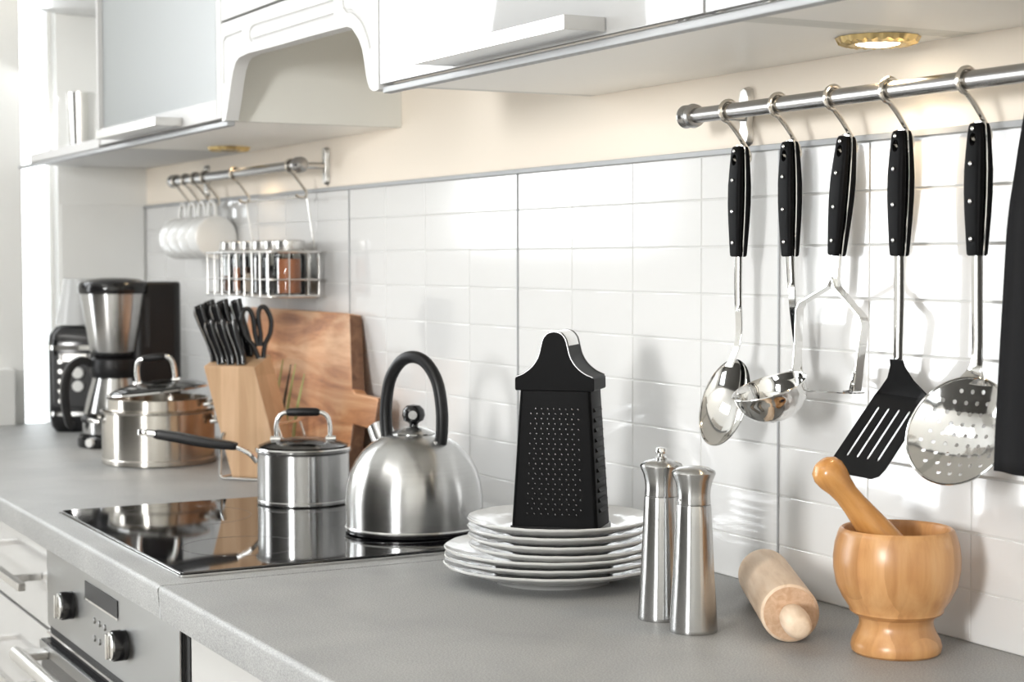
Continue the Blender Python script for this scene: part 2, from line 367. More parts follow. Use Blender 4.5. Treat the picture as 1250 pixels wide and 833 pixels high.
# ================================================================== WORKTOPS
def slab(name, x0, x1, label):
    r = .006; y0, y1, z0, z1 = -.600, -.0002, -.038, 0.0
    pr = [(y1, z1), (y1, z0), (y0 + .003, z0)]
    for i in range(7): t = PI + PI / 2 * (-i) / 6; pr.append((y0 + r + r * math.cos(t), z1 - r + r * math.sin(PI - t + 0) if False else z1 - r + r * math.sin(PI / 2 * i / 6)))
    mb = MB().prism(pr, lambda y, z: (x0, y, z), lambda y, z: (x1, y, z))
    return tag(mb.build(name, M['counter'], angle=30), label, 'worktop')
slab('worktop', XL + .002, .853, 'grey speckled worktop slab around the black hob')
slab('worktop', .8575, 2.3, 'grey speckled worktop slab under plates, mills and mortar')
tag(MB().bounds(.8532, .8573, -.598, -.001, -.037, -.0008).build('joint_profile', M['lip']), 'thin metal strip between the two grey worktop slabs', 'joint strip')

# ================================================================== HOB
hob = thing('hob', 'black glass hob with bright metal edge set in grey worktop', 'hob', (.53, -.305, 0))
HX, HY = .290, .259
MB().prism(rounded(-HX, HX, -HY, HY, .006), lambda x, y: (x, y, .0004), lambda x, y: (x, y, .0030)).build('metal_trim', M['chrome'], hob)
MB().prism(rounded(-HX + .003, HX - .003, -HY + .003, HY - .003, .005), lambda x, y: (x, y, .0031), lambda x, y: (x, y, .0058)).build('glass_plate', M['hob'], hob, bevel=.0008)
for (cx, cy, r) in ((-.15, .11, .075), (.13, .095, .098), (-.15, -.12, .098), (.14, -.13, .075)):
    MB().lathe([(r, 0), (r + .0012, 0), (r + .0012, .00012), (r, .00012), (r, 0)], 64, (cx, cy, .00585)).build('zone_ring', M['hobring'], hob)

# ================================================================== OVEN
oven = thing('oven', 'built-in stainless steel oven under the hob', 'oven', (.52, -.568, -.1))
ox0, ox1 = -.318, .322
MB().bounds(ox0, ox1, 0, .5, -.55, .06).build('oven_body', M['black_gap'], oven)
MB().bounds(ox0, ox1, -.004, -.0005, -.066, .06).build('control_panel', M['flat_steel'], oven, bevel=.0012)
MB().bounds(-.095, .066, -.0055, -.0042, .012, .034).build('display', M['display'], oven)
MB().bounds(-.097, .068, -.0062, -.0043, .009, .0118).build('display_trim', M['chrome'], oven)
def knob(x, z):
    k = MB(); 
    rings = [(0.0195, -.0045), (.0195, -.020), (.0185, -.022), (0, -.022)]
    mb = MB(); n = 36
    rr = [[(x + r * math.cos(2 * PI * j / n), y, z + r * math.sin(2 * PI * j / n)) for j in range(n)] for r, y in rings[:-1]]
    mb.loft(rr); o = mb.build('knob', M['blackgloss'], oven)
    f2 = MB(); rr = [[(x + r * math.cos(2 * PI * j / n), y, z + r * math.sin(2 * PI * j / n)) for j in range(n)] for r, y in ((.0175, -.0222), (.0175, -.0245), (.016, -.0252))]
    f2.loft(rr); f2.build('knob_face', M['chrome'], o)
    MB().bounds(x - .0025, x + .0025, -.030, -.0253, z - .016, z + .016).build('knob_grip', M['chrome'], o, bevel=.001)
knob(-.168, -.012); knob(.098, -.016)
for i in range(3):
    for j in range(2):
        x = -.05 + i * .026; z = -.012 - j * .024; n = 14
        MB().loft([[(x + r * math.cos(2 * PI * q / n), y, z + r * math.sin(2 * PI * q / n)) for q in range(n)] for r, y in ((.0045, -.004), (.0042, -.0062), (.003, -.0066))]).build('button', M['flat_steel'], oven)
MB().bounds(ox0, ox1, -.006, -.0005, -.078, -.0745).build('panel_edge', M['satin'], oven)
MB().bounds(ox0, ox1, -.014, -.0005, -.55, -.086).build('door', M['darkglass'], oven, bevel=.001)
MB().bounds(ox0, ox1, -.0165, -.0142, -.104, -.087).build('door_rail', M['flat_steel'], oven, bevel=.0008)
oh = MB().tube([(ox0 + .022, -.055, -.100), (ox1 - .0, -.055, -.100)], .0105, 18).build('handle', M['satin'], oven)
for x in (ox0 + .042, ox1 - .04):
    MB().bounds(x - .018, x + .018, -.052, -.0168, -.106, -.094).build('handle_post', M['satin'], oh, bevel=.002)

# ================================================================== BASE CABINETS
cabL = thing('drawer_cabinet', 'white drawer cabinet left of the steel oven', 'cabinet', (-.12, -.565, -.9))
MB().bounds(-1.09, .315, .02, .55, .0, .86).build('cabinet_body', M['white_matte'], cabL)
for i, (za, zb) in enumerate(((.7225, .857), (.36, .7175), (.02, .355))):
    dr = MB().bounds(-.50, .315, -.0, .0195, za, zb).build('drawer', M['white'], cabL, bevel=.0015)
    zh = zb - .058 if i == 0 else zb - .08
    h = MB(); h.bounds(-.12, .332, -.052, -.040, zh - .012, zh); h.bounds(-.1, -.088, -.040, -.0005, zh - .011, zh - .001); h.bounds(.250, .262, -.040, -.0005, zh - .011, zh - .001)
    h.build('handle', M['satin'], dr, bevel=.0015)
    dr2 = MB().bounds(-1.09, -.504, -.0, .0195, za, zb).build('drawer', M['white'], cabL, bevel=.0015)
MB().bounds(-.505, .3155, .0196, .0199, .7175, .7225).build('drawer_gap_shade', M['black_gap'], cabL)  # thin black sheet stands in for the shade between drawers
cabR = thing('base_cabinet', 'white base cabinet right of the steel oven', 'cabinet', (1.5, -.565, -.9))
MB().bounds(-.640, .8, .02, .55, 0, .86).build('cabinet_body', M['white_matte'], cabR)
MB().bounds(-.636, .0, 0, .0195, .02, .853).build('door', M['white'], cabR, bevel=.0015)
MB().bounds(.004, .8, 0, .0195, .02, .853).build('door', M['white'], cabR, bevel=.0015)
MB().bounds(-.6568, -.6405, .0, .5, .0, .86).build('oven_gap_shade', M['black_gap'], cabR)  # black strip stands in for the dark open gap beside the oven

# ================================================================== WALL CABINETS
ZB = .578; ZT = 1.30; YC = -.280; YD = -.300
def pull(x0, x1, z, par):
    h = MB(); h.bounds(x0, x1, -.046, -.0005, z - .0015, z + .0125)
    return h.build('handle', M['satin'], par, bevel=.0008)
def wall_cab(name, x0, x1, label):
    t = thing(name, label, 'cabinet', ((x0 + x1) / 2, YD, ZB)); a = (x1 - x0) / 2
    th = .018; H = ZT - ZB
    MB().bounds(-a, -a + th, .0205, .2995, 0, H).build('side_panel', M['inner'], t)
    MB().bounds(a - th, a, .0205, .2995, 0, H).build('side_panel', M['inner'], t)
    MB().bounds(-a + th, a - th, .0205, .2995, 0.0, th).build('bottom_panel', M['under'], t)
    MB().bounds(-a + th, a - th, .289, .2995, th, H).build('back_panel', M['white_matte'], t)
    MB().bounds(-a + th, a - th, .0205, .2995, H - th, H).build('top_panel', M['white_matte'], t)
    return t, a
cl, a = wall_cab('wall_cabinet', -.51, .208, 'white wall cabinet with frosted glass door, left of the arched hood')
fr = MB(); dz0, dz1 = .004, .70
fr.bounds(-a, -a + .022, 0, .02, dz0, dz1).bounds(a - .022, a - .001, 0, .02, dz0, dz1).bounds(-a + .022, a - .022, 0, .02, dz0, dz0 + .030).bounds(-a + .022, a - .022, 0, .02, dz1 - .03, dz1)
d = fr.build('door', M['white_satin'], cl, bevel=.001)
MB().bounds(-a + .022, a - .022, .006, .011, dz0 + .030, dz1 - .03).build('glass_panel', M['frost'], d)
pull(-.20, .165, .006, d)
MB().bounds(-a + .0185, a - .0185, .04, .285, .145, .160).build('shelf', M['white_matte'], cl)
tag(MB().lathe([(0, 0), (.035, 0), (.032, .06), (.030, .095), (.012, .105), (.012, .12), (0, .12)], 24, (-.01, -.20, ZB + .0185)).build('bottle', M['yellow']), 'yellow bottle dimly seen behind the frosted cabinet door', 'bottle')
tag(MB().lathe([(0, .0), (.05, 0), (.12, .022), (.122, .024), (.12, .026), (.05, .005), (0, .005)], 32, (.03, -.15, ZB + .1605)).build('serving_bowl', M['ceramic']), 'white bowl on the shelf behind the frosted cabinet door', 'bowl')
crt, a = wall_cab('wall_cabinet', .800, 1.497, 'glossy white wall cabinet over the grater and plates')
d = MB().bounds(-a + .002, a - .001, 0, .02, .002, .70).build('door', M['white_gloss'], crt, bevel=.001)
pull(-.15, .185, .006, d)
cr2, a = wall_cab('wall_cabinet', 1.4975, 2.2, 'glossy white wall cabinet above the utensil rail')
d = MB().bounds(-a + .002, a - .001, 0, .02, .002, .70).build('door', M['white_gloss'], cr2, bevel=.001)
pull(-.15, .185, .006, d)
# open end shelves at the far left
es = thing('corner_shelf', 'white open corner shelf with rounded front at the far left', 'shelf', (-.86, -.15, ZB))
def rshelf(z0, z1, nm, mtl=None):
    pts = [(.3485, .1495), (.3485, -.148)]
    for i in range(9):
        t = i / 8 * PI / 2; pts.append((-.20 - .15 * math.sin(t), -.148 + .20 * (1 - math.cos(t))))
    pts += [(-.352, .1495)]
    MB().prism(pts, lambda x, y: (x, y, z0), lambda x, y: (x, y, z1)).build(nm, mtl or M['white_satin'], es, bevel=.0015)
rshelf(0, .018, 'shelf_board'); rshelf(.34, .358, 'shelf_board')
MB().bounds(-.352, .3485, .1385, .1495, .018, .34).build('back_panel', M['white_matte'], es)
tag(MB().lathe([(0, 0), (.026, 0), (.030, .11), (.0285, .11), (.0245, .004), (0, .004)], 28, (-.80, -.255, ZB + .0185)).build('tumbler', M['satin']), 'silver tumbler on the open white corner shelf', 'tumbler')
# light rails under cabinet fronts
for x0, x1, lb in ((-1.20, .222, 'thin pale light rail under the left wall cabinets'), (.80, 2.2, 'thin pale light rail under the right wall cabinets')):
    t = MB().bounds(x0, x1, -.296, -.283, ZB - .0085, ZB - .0005)
    tag(t.build('light_rail', M['lip'], bevel=.002), lb, 'trim')
# arched hood front
hood = thing('hood_front', 'white arched hood front with carved grooves between the wall cabinets', 'hood', (0, YD, 0))
arch = [(.227, .577), (.236, .593), (.247, .616), (.2555, .635), (.264, .649), (.276, .660), (.291, .665), (.327, .667), (.45, .665), (.58, .664), (.700, .662), (.715, .658), (.727, .650), (.738, .641), (.748, .628), (.754, .613), (.758, .599), (.763, .587), (.770, .578), (.779, .574), (.788, .573)]
outl = [(.2095, .5765)] + arch + [(.7985, .5745), (.7985, .7235), (.2095, .7235)]
hp = MB().prism(outl, lambda x, z: (x, 0, z), lambda x, z: (x, .02, z)).build('arched_panel', M['white_satin'], hood)
gr = MB()
for pts in ([(.302, .701), (.228, .700), (.221, .696), (.221, .633)], [(.656, .699), (.353, .703), (.342, .701), (.337, .696), (.337, .690), (.342, .685), (.352, .684), (.656, .682)], [(.690, .712), (.688, .697), (.689, .689), (.700, .682), (.715, .680), (.727, .675), (.742, .667), (.753, .658), (.765, .643), (.774, .627)]):
    gr.tube([(x, 0, z) for x, z in pts], .0027, 8)
cut(hp, gr)
MB().bounds(.2095, .7985, 0, .02, .7275, 1.27).build('upper_door', M['white_satin'], hood, bevel=.001)
MB().bounds(.2095, .7985, .0205, .2995, .74, .90).build('hood_body', M['inner'], hood)
MB().bounds(.2095, .7985, .0205, .2995, .905, 1.27).build('cabinet_box', M['inner'], hood)
# recessed spot lamps
def spot(x, y, label, power, lit):
    t = thing('recessed_lamp', label, 'lamp', (x, y, ZB - .0003), 0, None)
    n = 40
    def md(r, z, a_): return (r * (1 + .018 * math.cos(a_ * 14)), z - (.0012 * (1 + math.cos(a_ * 22)) if .026 < r < .038 else 0))
    MB().lathe([(.021, -.0002), (.021, -.006), (.026, -.0075), (.031, -.006), (.037, -.004), (.040, -.0002), (.021, -.0002)], 96, mod=md).build('lamp_ring', M['brass'], t)
    MB().lathe([(0, -.0002), (.0205, -.0002), (.0205, -.0065), (.012, -.0085), (0, -.0090)], 32).build('lamp_glass', M['lampglow'] if lit else M['glass'], t)
    l = bpy.data.lights.new('lamp_spot', 'SPOT'); l.energy = power; l.color = (1.0, .74, .45); l.spot_size = math.radians(125); l.spot_blend = .9; l.shadow_soft_size = .02
    lo = bpy.data.objects.new('lamp_spot', l); COL.objects.link(lo); lo.parent = t; lo.location = (0, 0, -.013)
spot(1.448, -.066, 'lit brass spotlight under the right wall cabinet', 1.8, True)
spot(-.385, -.085, 'brass spotlight under the left wall cabinet', 1.6, False)

# ================================================================== RAILS, HOOKS
def bracket(x, par, rel):
    o = MB(); cx, cz = x, rel
    pts = [(-.0085, -.031), (0, -.034), (.0085, -.031), (.011, -.020), (.0075, -.010), (.0105, 0), (.0075, .010), (.011, .020), (.0085, .031), (0, .034), (-.0085, .031), (-.011, .020), (-.0075, .010), (-.0105, 0), (-.0075, -.010), (-.011, -.020)]
    o.prism(pts, lambda a_, b_: (cx + a_, -.0002, cz + b_), lambda a_, b_: (cx + a_ * .75, -.008, cz + b_ * .92))
    b = o.build('bracket', M['satin'], par, bevel=.0008)
    MB().tube([(cx, -.008, cz), (cx, -.060, cz)], .006, 14).build('bracket_arm', M['satin'], b)
def rail(x0, x1, z, brs, label, rr_=.0085, yr=-.062):
    t = thing('utensil_rail', label, 'rail', (0, 0, 0))
    MB().tube([(x0, yr, z), (x1, yr, z)], rr_, 24).build('bar', M['rail'], t)
    for x, s in ((x0, -1), (x1, 1)):
        n = 28; mb = MB()
        prof = [(.0088, .010), (.0125, .009), (.0138, .004), (.0125, 0), (.0105, -.002), (.0105, -.004), (.0128, -.007), (.0132, -.011), (.010, -.0155), (.004, -.0175)]
        mb.loft([[(x - s * q, yr + r * math.cos(2 * PI * j / n), z + r * math.sin(2 * PI * j / n)) for j in range(n)] for r, q in prof]).build('end_cap', M['rail'], t)
    for bx in brs: bracket(bx, t, z)
    return t
rail(1.125, 2.0, .5265, (1.148, 1.93), 'thick steel rail with black-handled utensils hanging from it')
rail(-.80, -.085, .531, (-.765, -.105), 'steel rail on the beige wall with white mugs and wire basket')
hk = thing('hook', 'hook', 'hook', (0, 0, 0), 0, None)
ring = [(0, .0112 * math.cos(t), .0112 * math.sin(t)) for t in [math.radians(-120 + 300 * i / 22) for i in range(23)]]
ring = [(0, .0112 * math.cos(math.radians(a_)), .0112 * math.sin(math.radians(a_))) for a_ in range(-20, 261, 14)]
path = [Vector(p) for p in ring] + smooth([(0, .0005, -.0122), (0, .010, -.022), (0, .021, -.036), (0, .0275, -.0455), (0, .0275, -.052), (0, .022, -.0555), (0, .012, -.054), (0, .008, -.050)], 4)
MB().tube(path, .0025, 10).build('hook_wire', M['hookmat'], hk)
HZ = .5265; HY_ = -.062
UT = [(1.197, 'the solid spoon'), (1.286, 'the ladle'), (1.377, 'the potato masher'), (1.461, 'the black spatula'), (1.566, 'the skimmer')]
hooks = []
for i, (x, nm) in enumerate(UT):
    lb = 'nickel S hook on the rail holding ' + nm; 
    if i == 0: hk.location = (x, HY_, HZ); hk['label'] = lb; hk['group'] = 'hooks on the utensil rail'
    else: dup(hk, (x, HY_, HZ), lb, 'hooks on the utensil rail')

# ================================================================== UTENSILS
def superring(z, cx, cy, hx, y0, y1, n=20):
    out = []
    ym = (y0 + y1) / 2 + cy; hy = (y1 - y0) / 2
    for j in range(n):
        a_ = 2 * PI * j / n; c_, s_ = math.cos(a_), math.sin(a_)
        out.append((cx + hx * math.copysign(abs(c_) ** .55, c_), ym + hy * math.copysign(abs(s_) ** .55, s_), z))
    return out
def handle_sections(y_in, y_out, sgn, grow):
    rings = []; zs = [.0150, .0142, .011, .004, -.010, -.028, -.048, -.068, -.088, -.100, -.1040, -.1052]
    hw = [.0055, .0070, .0080, .0088, .0100, .0108, .0108, .0100, .0088, .0082, .0078, .0068]
    bw = [.45, .7, .85, .95, 1.05, 1.2, 1.2, 1.1, .95, .85, .8, .6]
    for z, h_, b_ in zip(zs, hw, bw):
        bow = -.0035 * math.sin(max(0, min(1, (.015 - z) / .12)) * PI)
        ya, yb = sorted((sgn * y_in, sgn * (y_in + (y_out - y_in) * b_)))
        rings.append(superring(z, 0, bow * 0, h_ + grow, ya, yb))
    return rings
tmp = {}
for nm, sgn in (('grip_front', -1), ('grip_back', 1)):
    tmp[nm] = MB().loft(handle_sections(.0013, .0082, sgn, 0)).build(nm, M['handle'])
tmp['tang'] = MB().loft([superring(z, 0, 0, h_ + .0004, -.00125, .00125) for z, h_ in zip([.0165, .0155, .011, .004, -.010, -.028, -.048, -.068, -.088, -.100, -.1040, -.1052], [.0055, .0075, .0085, .0092, .0103, .0110, .0110, .0102, .0090, .0084, .0080, .0075])]).build('tang', M['chrome'])
for nm in tmp:
    c = MB(); n = 16
    c.loft([[(.0042 * math.cos(2 * PI * j / n), y, .0 + .0062 * math.sin(2 * PI * j / n)) for j in range(n)] for y in (-.02, .02)])
    cut(tmp[nm], c)
HM = {k: o.data for k, o in tmp.items()}
for o in tmp.values(): bpy.data.objects.remove(o)
rv = MB()
rv_me = MB().loft([[(r * math.cos(2 * PI * j / 14), y, r * math.sin(2 * PI * j / 14)) for j in range(14)] for r, y in ((.0021, 0), (.0021, -.0012), (.0014, -.0019), (.0004, -.0021))]).mesh('rivet', M['chrome'])
UZ = .474; UY = -.047
def utensil(name, label, cat, x, tilt=0.0):
    t = thing(name, label, cat, (x, UY, UZ), rot=(0, tilt, 0))
    for k in ('grip_front', 'tang', 'grip_back'): put(HM[k], k, t)
    for z, y in ((.0095, -.0076), (-.022, -.0093), (-.056, -.0090), (-.090, -.0076)): put(rv_me, 'rivet', t, (0, y, z))
    return t
def stem(t, pts, ws, mtl=None):
    n = len(pts); P = smooth(pts, 5)
    def wi(i): f_ = i / 5; k = min(int(f_), n - 2); return ws[k] + (ws[k + 1] - ws[k]) * (f_ - k)
    return MB().tube(P, 0, flat=[(wi(i), .0011) for i in range(len(P))], up=(1, 0, 0)).build('stem', mtl or M['chrome'], t)
def bowl(t, c, a_, b_, depth, tilt, thick=.0009, name='bowl', mtl=None, flip=1, holes=None, rz=0, rim=0.0):
    """elliptical spoon bowl, concave towards -y, tilted about x"""
    R_ = Matrix.Rotation(rz, 3, 'Z') @ Matrix.Rotation(tilt, 3, 'X')
    if holes is None:
        mb = MB(); n = 44; rings = []
        for q in [1.0, .99, .93, .85, .75, .62, .48, .32, .16, .02]:
            y = depth * (1 - q * q) ** .8 if q < 1 else 0
            rings.append([Vector(c) + R_ @ Vector((a_ * q * math.cos(2 * PI * j / n), y * flip, b_ * q * math.sin(2 * PI * j / n) * (1 + 0.0 * math.sin(2 * PI * j / n)))) for j in range(n)])
        inner = rings; outer = []
        for k, rg in enumerate(inner):
            outer.append([v_ + R_ @ Vector((0, thick, 0)) for v_ in rg])
        allr = list(reversed(inner)) + outer
        return MB().loft(allr).build(name, mtl or M['chrome'], t)
# 1 spoon
u = utensil('serving_spoon', 'solid steel spoon with black riveted handle, first from the left on the rail', 'spoon', 1.197, .025)
stem(u, [(0, 0, -.103), (0, .001, -.15), (0, .003, -.185), (0, .0, -.205), (0, -.010, -.226)], [.0066, .0064, .0058, .0050, .0060])
bowl(u, (.004, -.018, -.264), .0305, .0505, .013, math.radians(-24), rz=.35)
# 2 ladle
u = utensil('ladle', 'steel ladle hanging behind the potato masher', 'ladle', 1.286, -.01)
stem(u, [(0, 0, -.103), (0, .003, -.15), (0, .009, -.20), (.010, .004, -.228), (.022, -.014, -.240)], [.0066, .0060, .0050, .0050, .0060])
n = 44; R_ = Matrix.Rotation(math.radians(20), 3, 'X'); C_ = Vector((.034, -.052, -.238)); inn = []
prof = [(.0400, .000), (.0385, -.002), (.0375, -.008), (.0345, -.018), (.028, -.027), (.018, -.033), (.008, -.0355), (.0006, -.036)]
lad = [[C_ + R_ @ Vector((r * math.cos(2 * PI * j / n), r * math.sin(2 * PI * j / n), z)) for j in range(n)] for r, z in prof]
lad2 = [[C_ + R_ @ Vector((max(r - .0009, .0004) * math.cos(2 * PI * j / n), max(r - .0009, .0004) * math.sin(2 * PI * j / n), z + .0009)) for j in range(n)] for r, z in prof]
MB().loft(list(reversed(lad)) + lad2).build('bowl', M['chrome'], u)
# 3 masher
u = utensil('potato_masher', 'steel potato masher with angular wire frame and black handle', 'masher', 1.377, .125)
MB().tube([(0, 0, -.103), (0, 0, -.1375)], 0, flat=(.0068, .0022), up=(1, 0, 0)).build('stem', M['chrome'], u)
for s in (-1, 1):
    fr_ = MB().tube([(s * .002, -.001 * s, -.128), (s * .006, 0, -.137), (s * .030, 0, -.150), (s * .0485, 0, -.160), (s * .0530, 0, -.168), (s * .0505, 0, -.20), (s * .0495, 0, -.243 + s * .008)], 0, flat=(.0052, .0012), up=(0, 1, 0)).build('frame_arm', M['chrome'], u)
    MB().tube([(s * .0493, 0, -.226 + s * .008), (s * .0460, 0, -.2425 + s * .0075), (s * .036, 0, -.2435 + s * .006)], 0, flat=(.0068, .0010), up=(0, 1, 0)).build('mounting_tab', M['chrome'], fr_)
    for z in (-.224, -.236): put(rv_me, 'rivet', fr_, (s * .0505, -.0055, z + s * .008))
holes_m = [circle2(x, y, .0026, 8) for x in (-.034, -.017, 0, .017, .034) for y in (-.0048, .0048)]
MB().sheet(rounded(-.054, .054, -.0095, .0095, .005, 4), holes_m, .012, lambda x, y: ((x, y, -.2455 + x * .16), (0, 0, 1)), .0012).build('mashing_plate', M['chrome'], u)
# 4 spatula
u = utensil('slotted_spatula', 'black slotted spatula with steel stem, fourth on the rail', 'spatula', 1.461, .02)
stem(u, [(0, 0, -.103), (0, .001, -.15), (0, .001, -.19), (0, .0015, -.210)], [.0068, .0070, .0066, .0060])
th = math.radians(40)
def spat(x, s):
    # s measured down the blade: the neck leans back, then the blade bends forward
    if s < .034: return ((x, .30 * s, -.2050 - s), (0, -1, 0))
    return ((x, .0102 - (s - .034) * math.sin(th), -.2390 - (s - .034) * math.cos(th)), (0, -math.cos(th), 0))
out = [(-.0085, 0), (.0085, 0), (.0095, .006), (.018, .019), (.033, .031), (.0385, .040), (.0395, .119), (.037, .1280), (.030, .1320), (-.030, .1320), (-.037, .1280), (-.0395, .119), (-.0385, .040), (-.033, .031), (-.018, .019), (-.0095, .006)]
slots = [rounded(x - .0021, x + .0021, .052, .112, .002, 3) for x in (-.0225, -.0075, .0075, .0225)]
MB().sheet(out, slots, .008, spat, .0022).build('blade', M['nylon'], u)
# 5 skimmer
u = utensil('skimmer', 'perforated round steel skimmer with black handle, fifth on the rail', 'skimmer', 1.566, .01)
stem(u, [(0, 0, -.103), (0, .001, -.15), (0, .002, -.19), (0, .000, -.208), (0, -.006, -.222)], [.0068, .0068, .0066, .0085, .020])
rs = .0520; tl = math.radians(-27); Rm = Matrix.Rotation(.28, 3, 'Z') @ Matrix.Rotation(tl, 3, 'X'); Cs = Vector((.010, -.028, -.262))
def skm(x, y):
    q = min(1, math.hypot(x, y) / rs)
    p_ = Cs + Rm @ Vector((x, .013 * (1 - q * q), y)); nv = Rm @ Vector((x * .45 / rs, 1, y * .45 / rs)).normalized()
    return (p_, nv)
hl = []
for ry_ in range(-4, 5):
    for rx in range(-4, 5):
        x = rx * .0112 + (.0056 if ry_ % 2 else 0); y = ry_ * .0100
        if math.hypot(x, y) < .043: hl.append(circle2(x, y, .0021, 8))
MB().sheet(circle2(0, 0, rs, 56), hl, .0055, skm, .0009).build('perforated_bowl', M['chrome'], u)
MB().tube([Vector(skm(rs * math.cos(a_), rs * math.sin(a_))[0]) for a_ in [2 * PI * i / 56 for i in range(56)]], .0013, 8, close=True).build('rim', M['chrome'], u)
# towel
tw = MB(); prof = []
yr = HY_; zr = HZ
sec = []
cols = 30; front = []
path = [(-.030, -.343), (-.029, -.302), (-.026, -.24), (-.022, -.16), (-.018, -.09), (-.013, -.03), (-.0115, -.004)] + [(-.0112 * math.cos(math.radians(a_)), .0112 * math.sin(math.radians(a_))) for a_ in range(15, 180, 20)] + [(.0115, -.01), (.012, -.05), (.013, -.12), (.014, -.2)]
P2 = smooth([(0, y, z) for y, z in path], 3)
vs = []; fs = []
for j, q in enumerate(P2):
    h_ = max(0, -q.z) / .3
    for i in range(cols + 1):
        s = i / cols; left = 1.660 - .016 * min(1, h_ * 2.4) - .004 * h_; right = 1.80 + .02 * h_
        x = left + (right - left) * s
        sgn = -1 if q.y < 0 else 1
        fold = .004 * math.sin(s * 19 + 1) * min(1, h_ * 3 + .1) * (1 if sgn < 0 else .5)
        vs.append((x, yr + q.y + (fold - .004 if sgn < 0 else fold * .3) * min(1, h_ * 4), zr + q.z))
for j in range(len(P2) - 1):
    for i in range(cols): a_ = j * (cols + 1) + i; fs.append((a_, a_ + 1, a_ + cols + 2, a_ + cols + 1))
to = MB().add(vs, fs).build('kitchen_towel', M['fabric'], recalc=False, angle=80)
md = to.modifiers.new('thickness', 'SOLIDIFY'); md.thickness = .003; md.offset = 1
tag(to, 'black cloth towel draped over the rail at the right edge', 'towel')

# ================================================================== MORTAR AND PESTLE
mort = MB().lathe([(0, 0), (.0385, 0), (.0410, .0022), (.0420, .007), (.0405, .013), (.0365, .020), (.0340, .0265), (.0340, .031), (.0355, .0345), (.0410, .0375), (.0432, .0395), (.0432, .0420), (.0500, .052), (.0555, .064), (.0583, .079), (.0585, .090), (.0570, .102), (.0540, .112), (.0525, .1155), (.0505, .1168), (.0485, .1155), (.0470, .110), (.0475, .095), (.0440, .075), (.034, .058), (.018, .050), (0, .048)], 80, (1.511, -.092, .0)).build('mortar', M['bamboo'])
tag(mort, 'round bamboo mortar on a flared foot at the right', 'mortar')
A0 = Vector((1.488, -.156, .172)); A1 = Vector((1.516, -.080, .073)); ax = (A1 - A0).normalized(); L_ = (A1 - A0).length
pp = [(0, 0), (.008, .0012), (.0135, .0055), (.0158, .012), (.0152, .020), (.0125, .030), (.0112, .040), (.0118, .052), (.0138, .070), (.0160, .090), (.0175, .108), (.0172, .118), (.0130, .124), (0, .1265)]
pe = MB().lathe([(r, -z) for r, z in pp], 36).build('pestle', M['pestle'])
pe.location = A0 - ax * .010; pe.rotation_euler = (-ax).to_track_quat('Z', 'Y').to_euler()
tag(pe, 'turned wooden pestle leaning out of the bamboo mortar', 'pestle')
# ================================================================== ROLLING PIN
N0 = Vector((1.434, -.156, .0285)); F0 = Vector((1.253, -.054, .0285)); dv = (N0 - F0); L_ = dv.length; dv.normalize()
rp = thing('rolling_pin', 'pale wooden rolling pin lying between the steel mills and the mortar', 'rolling pin', (F0.x, F0.y, F0.z))
rp.rotation_euler = dv.to_track_quat('Z', 'Y').to_euler()
MB().lathe([(0, .0), (.0255, 0), (.0278, .0025), (.0280, .01), (.0280, L_ - .010), (.0278, L_ - .0022), (.0255, L_ - .0004)], 56).build('roller', M['beech'], rp)
MB().lathe([(.0092, L_ - .0003), (.0254, L_ - .0003), (.0254, L_ + .0002), (.0092, L_ + .0002), (.0092, L_ - .0003)], 56).build('roller_end', M['beech_end'], rp)
for s in (0, 1):
    pr = [(0, -.006), (.0088, -.006), (.0090, .002), (.0098, .008), (.0125, .016), (.0134, .028), (.0134, .042), (.0124, .056), (.0104, .0635), (.0080, .0660), (.0040, .0668), (0, .067)]
    pr = [(r, L_ + z) if s else (r, -z) for r, z in pr]
    MB().lathe(pr, 36).build('handle', M['beech'], rp)
# ================================================================== MILLS
def mill(x, y, name, label, knob_):
    t = thing(name, label, 'mill', (x, y, 0))
    MB().lathe([(0, 0), (.0232, 0), (.0238, .0012), (.0237, .004), (.0205, .055), (.0182, .105), (.0172, .1245), (.0168, .1258), (0, .1258)], 64).build('body', M['steel'], t)
    MB().lathe([(0, .1262), (.0165, .1262), (.0168, .1275), (.0162, .134), (.0166, .141), (.0185, .149), (.0214, .1555), (.0216, .1572), (.0205, .1590), (.015, .1618), (.008, .1634), (0, .1638)], 64).build('head', M['steel'], t)
    if knob_:
        MB().lathe([(0, .1640), (.0058, .1640), (.0060, .1655), (.0035, .1668), (.0035, .1685), (.0058, .1698), (.0062, .1722), (.0055, .1745), (.003, .1755), (0, .1757)], 28).build('top_nut', M['chrome'], t)
    else: MB().tube([(-.0, -.0163, .131), (0, -.0172, .131)], .0014, 10).build('pin', M['chrome'], t)
mill(1.278, -.201, 'pepper_mill', 'brushed steel pepper mill with small knurled nut on top', True)
mill(1.344, -.206, 'salt_mill', 'brushed steel salt mill with plain domed top', False)

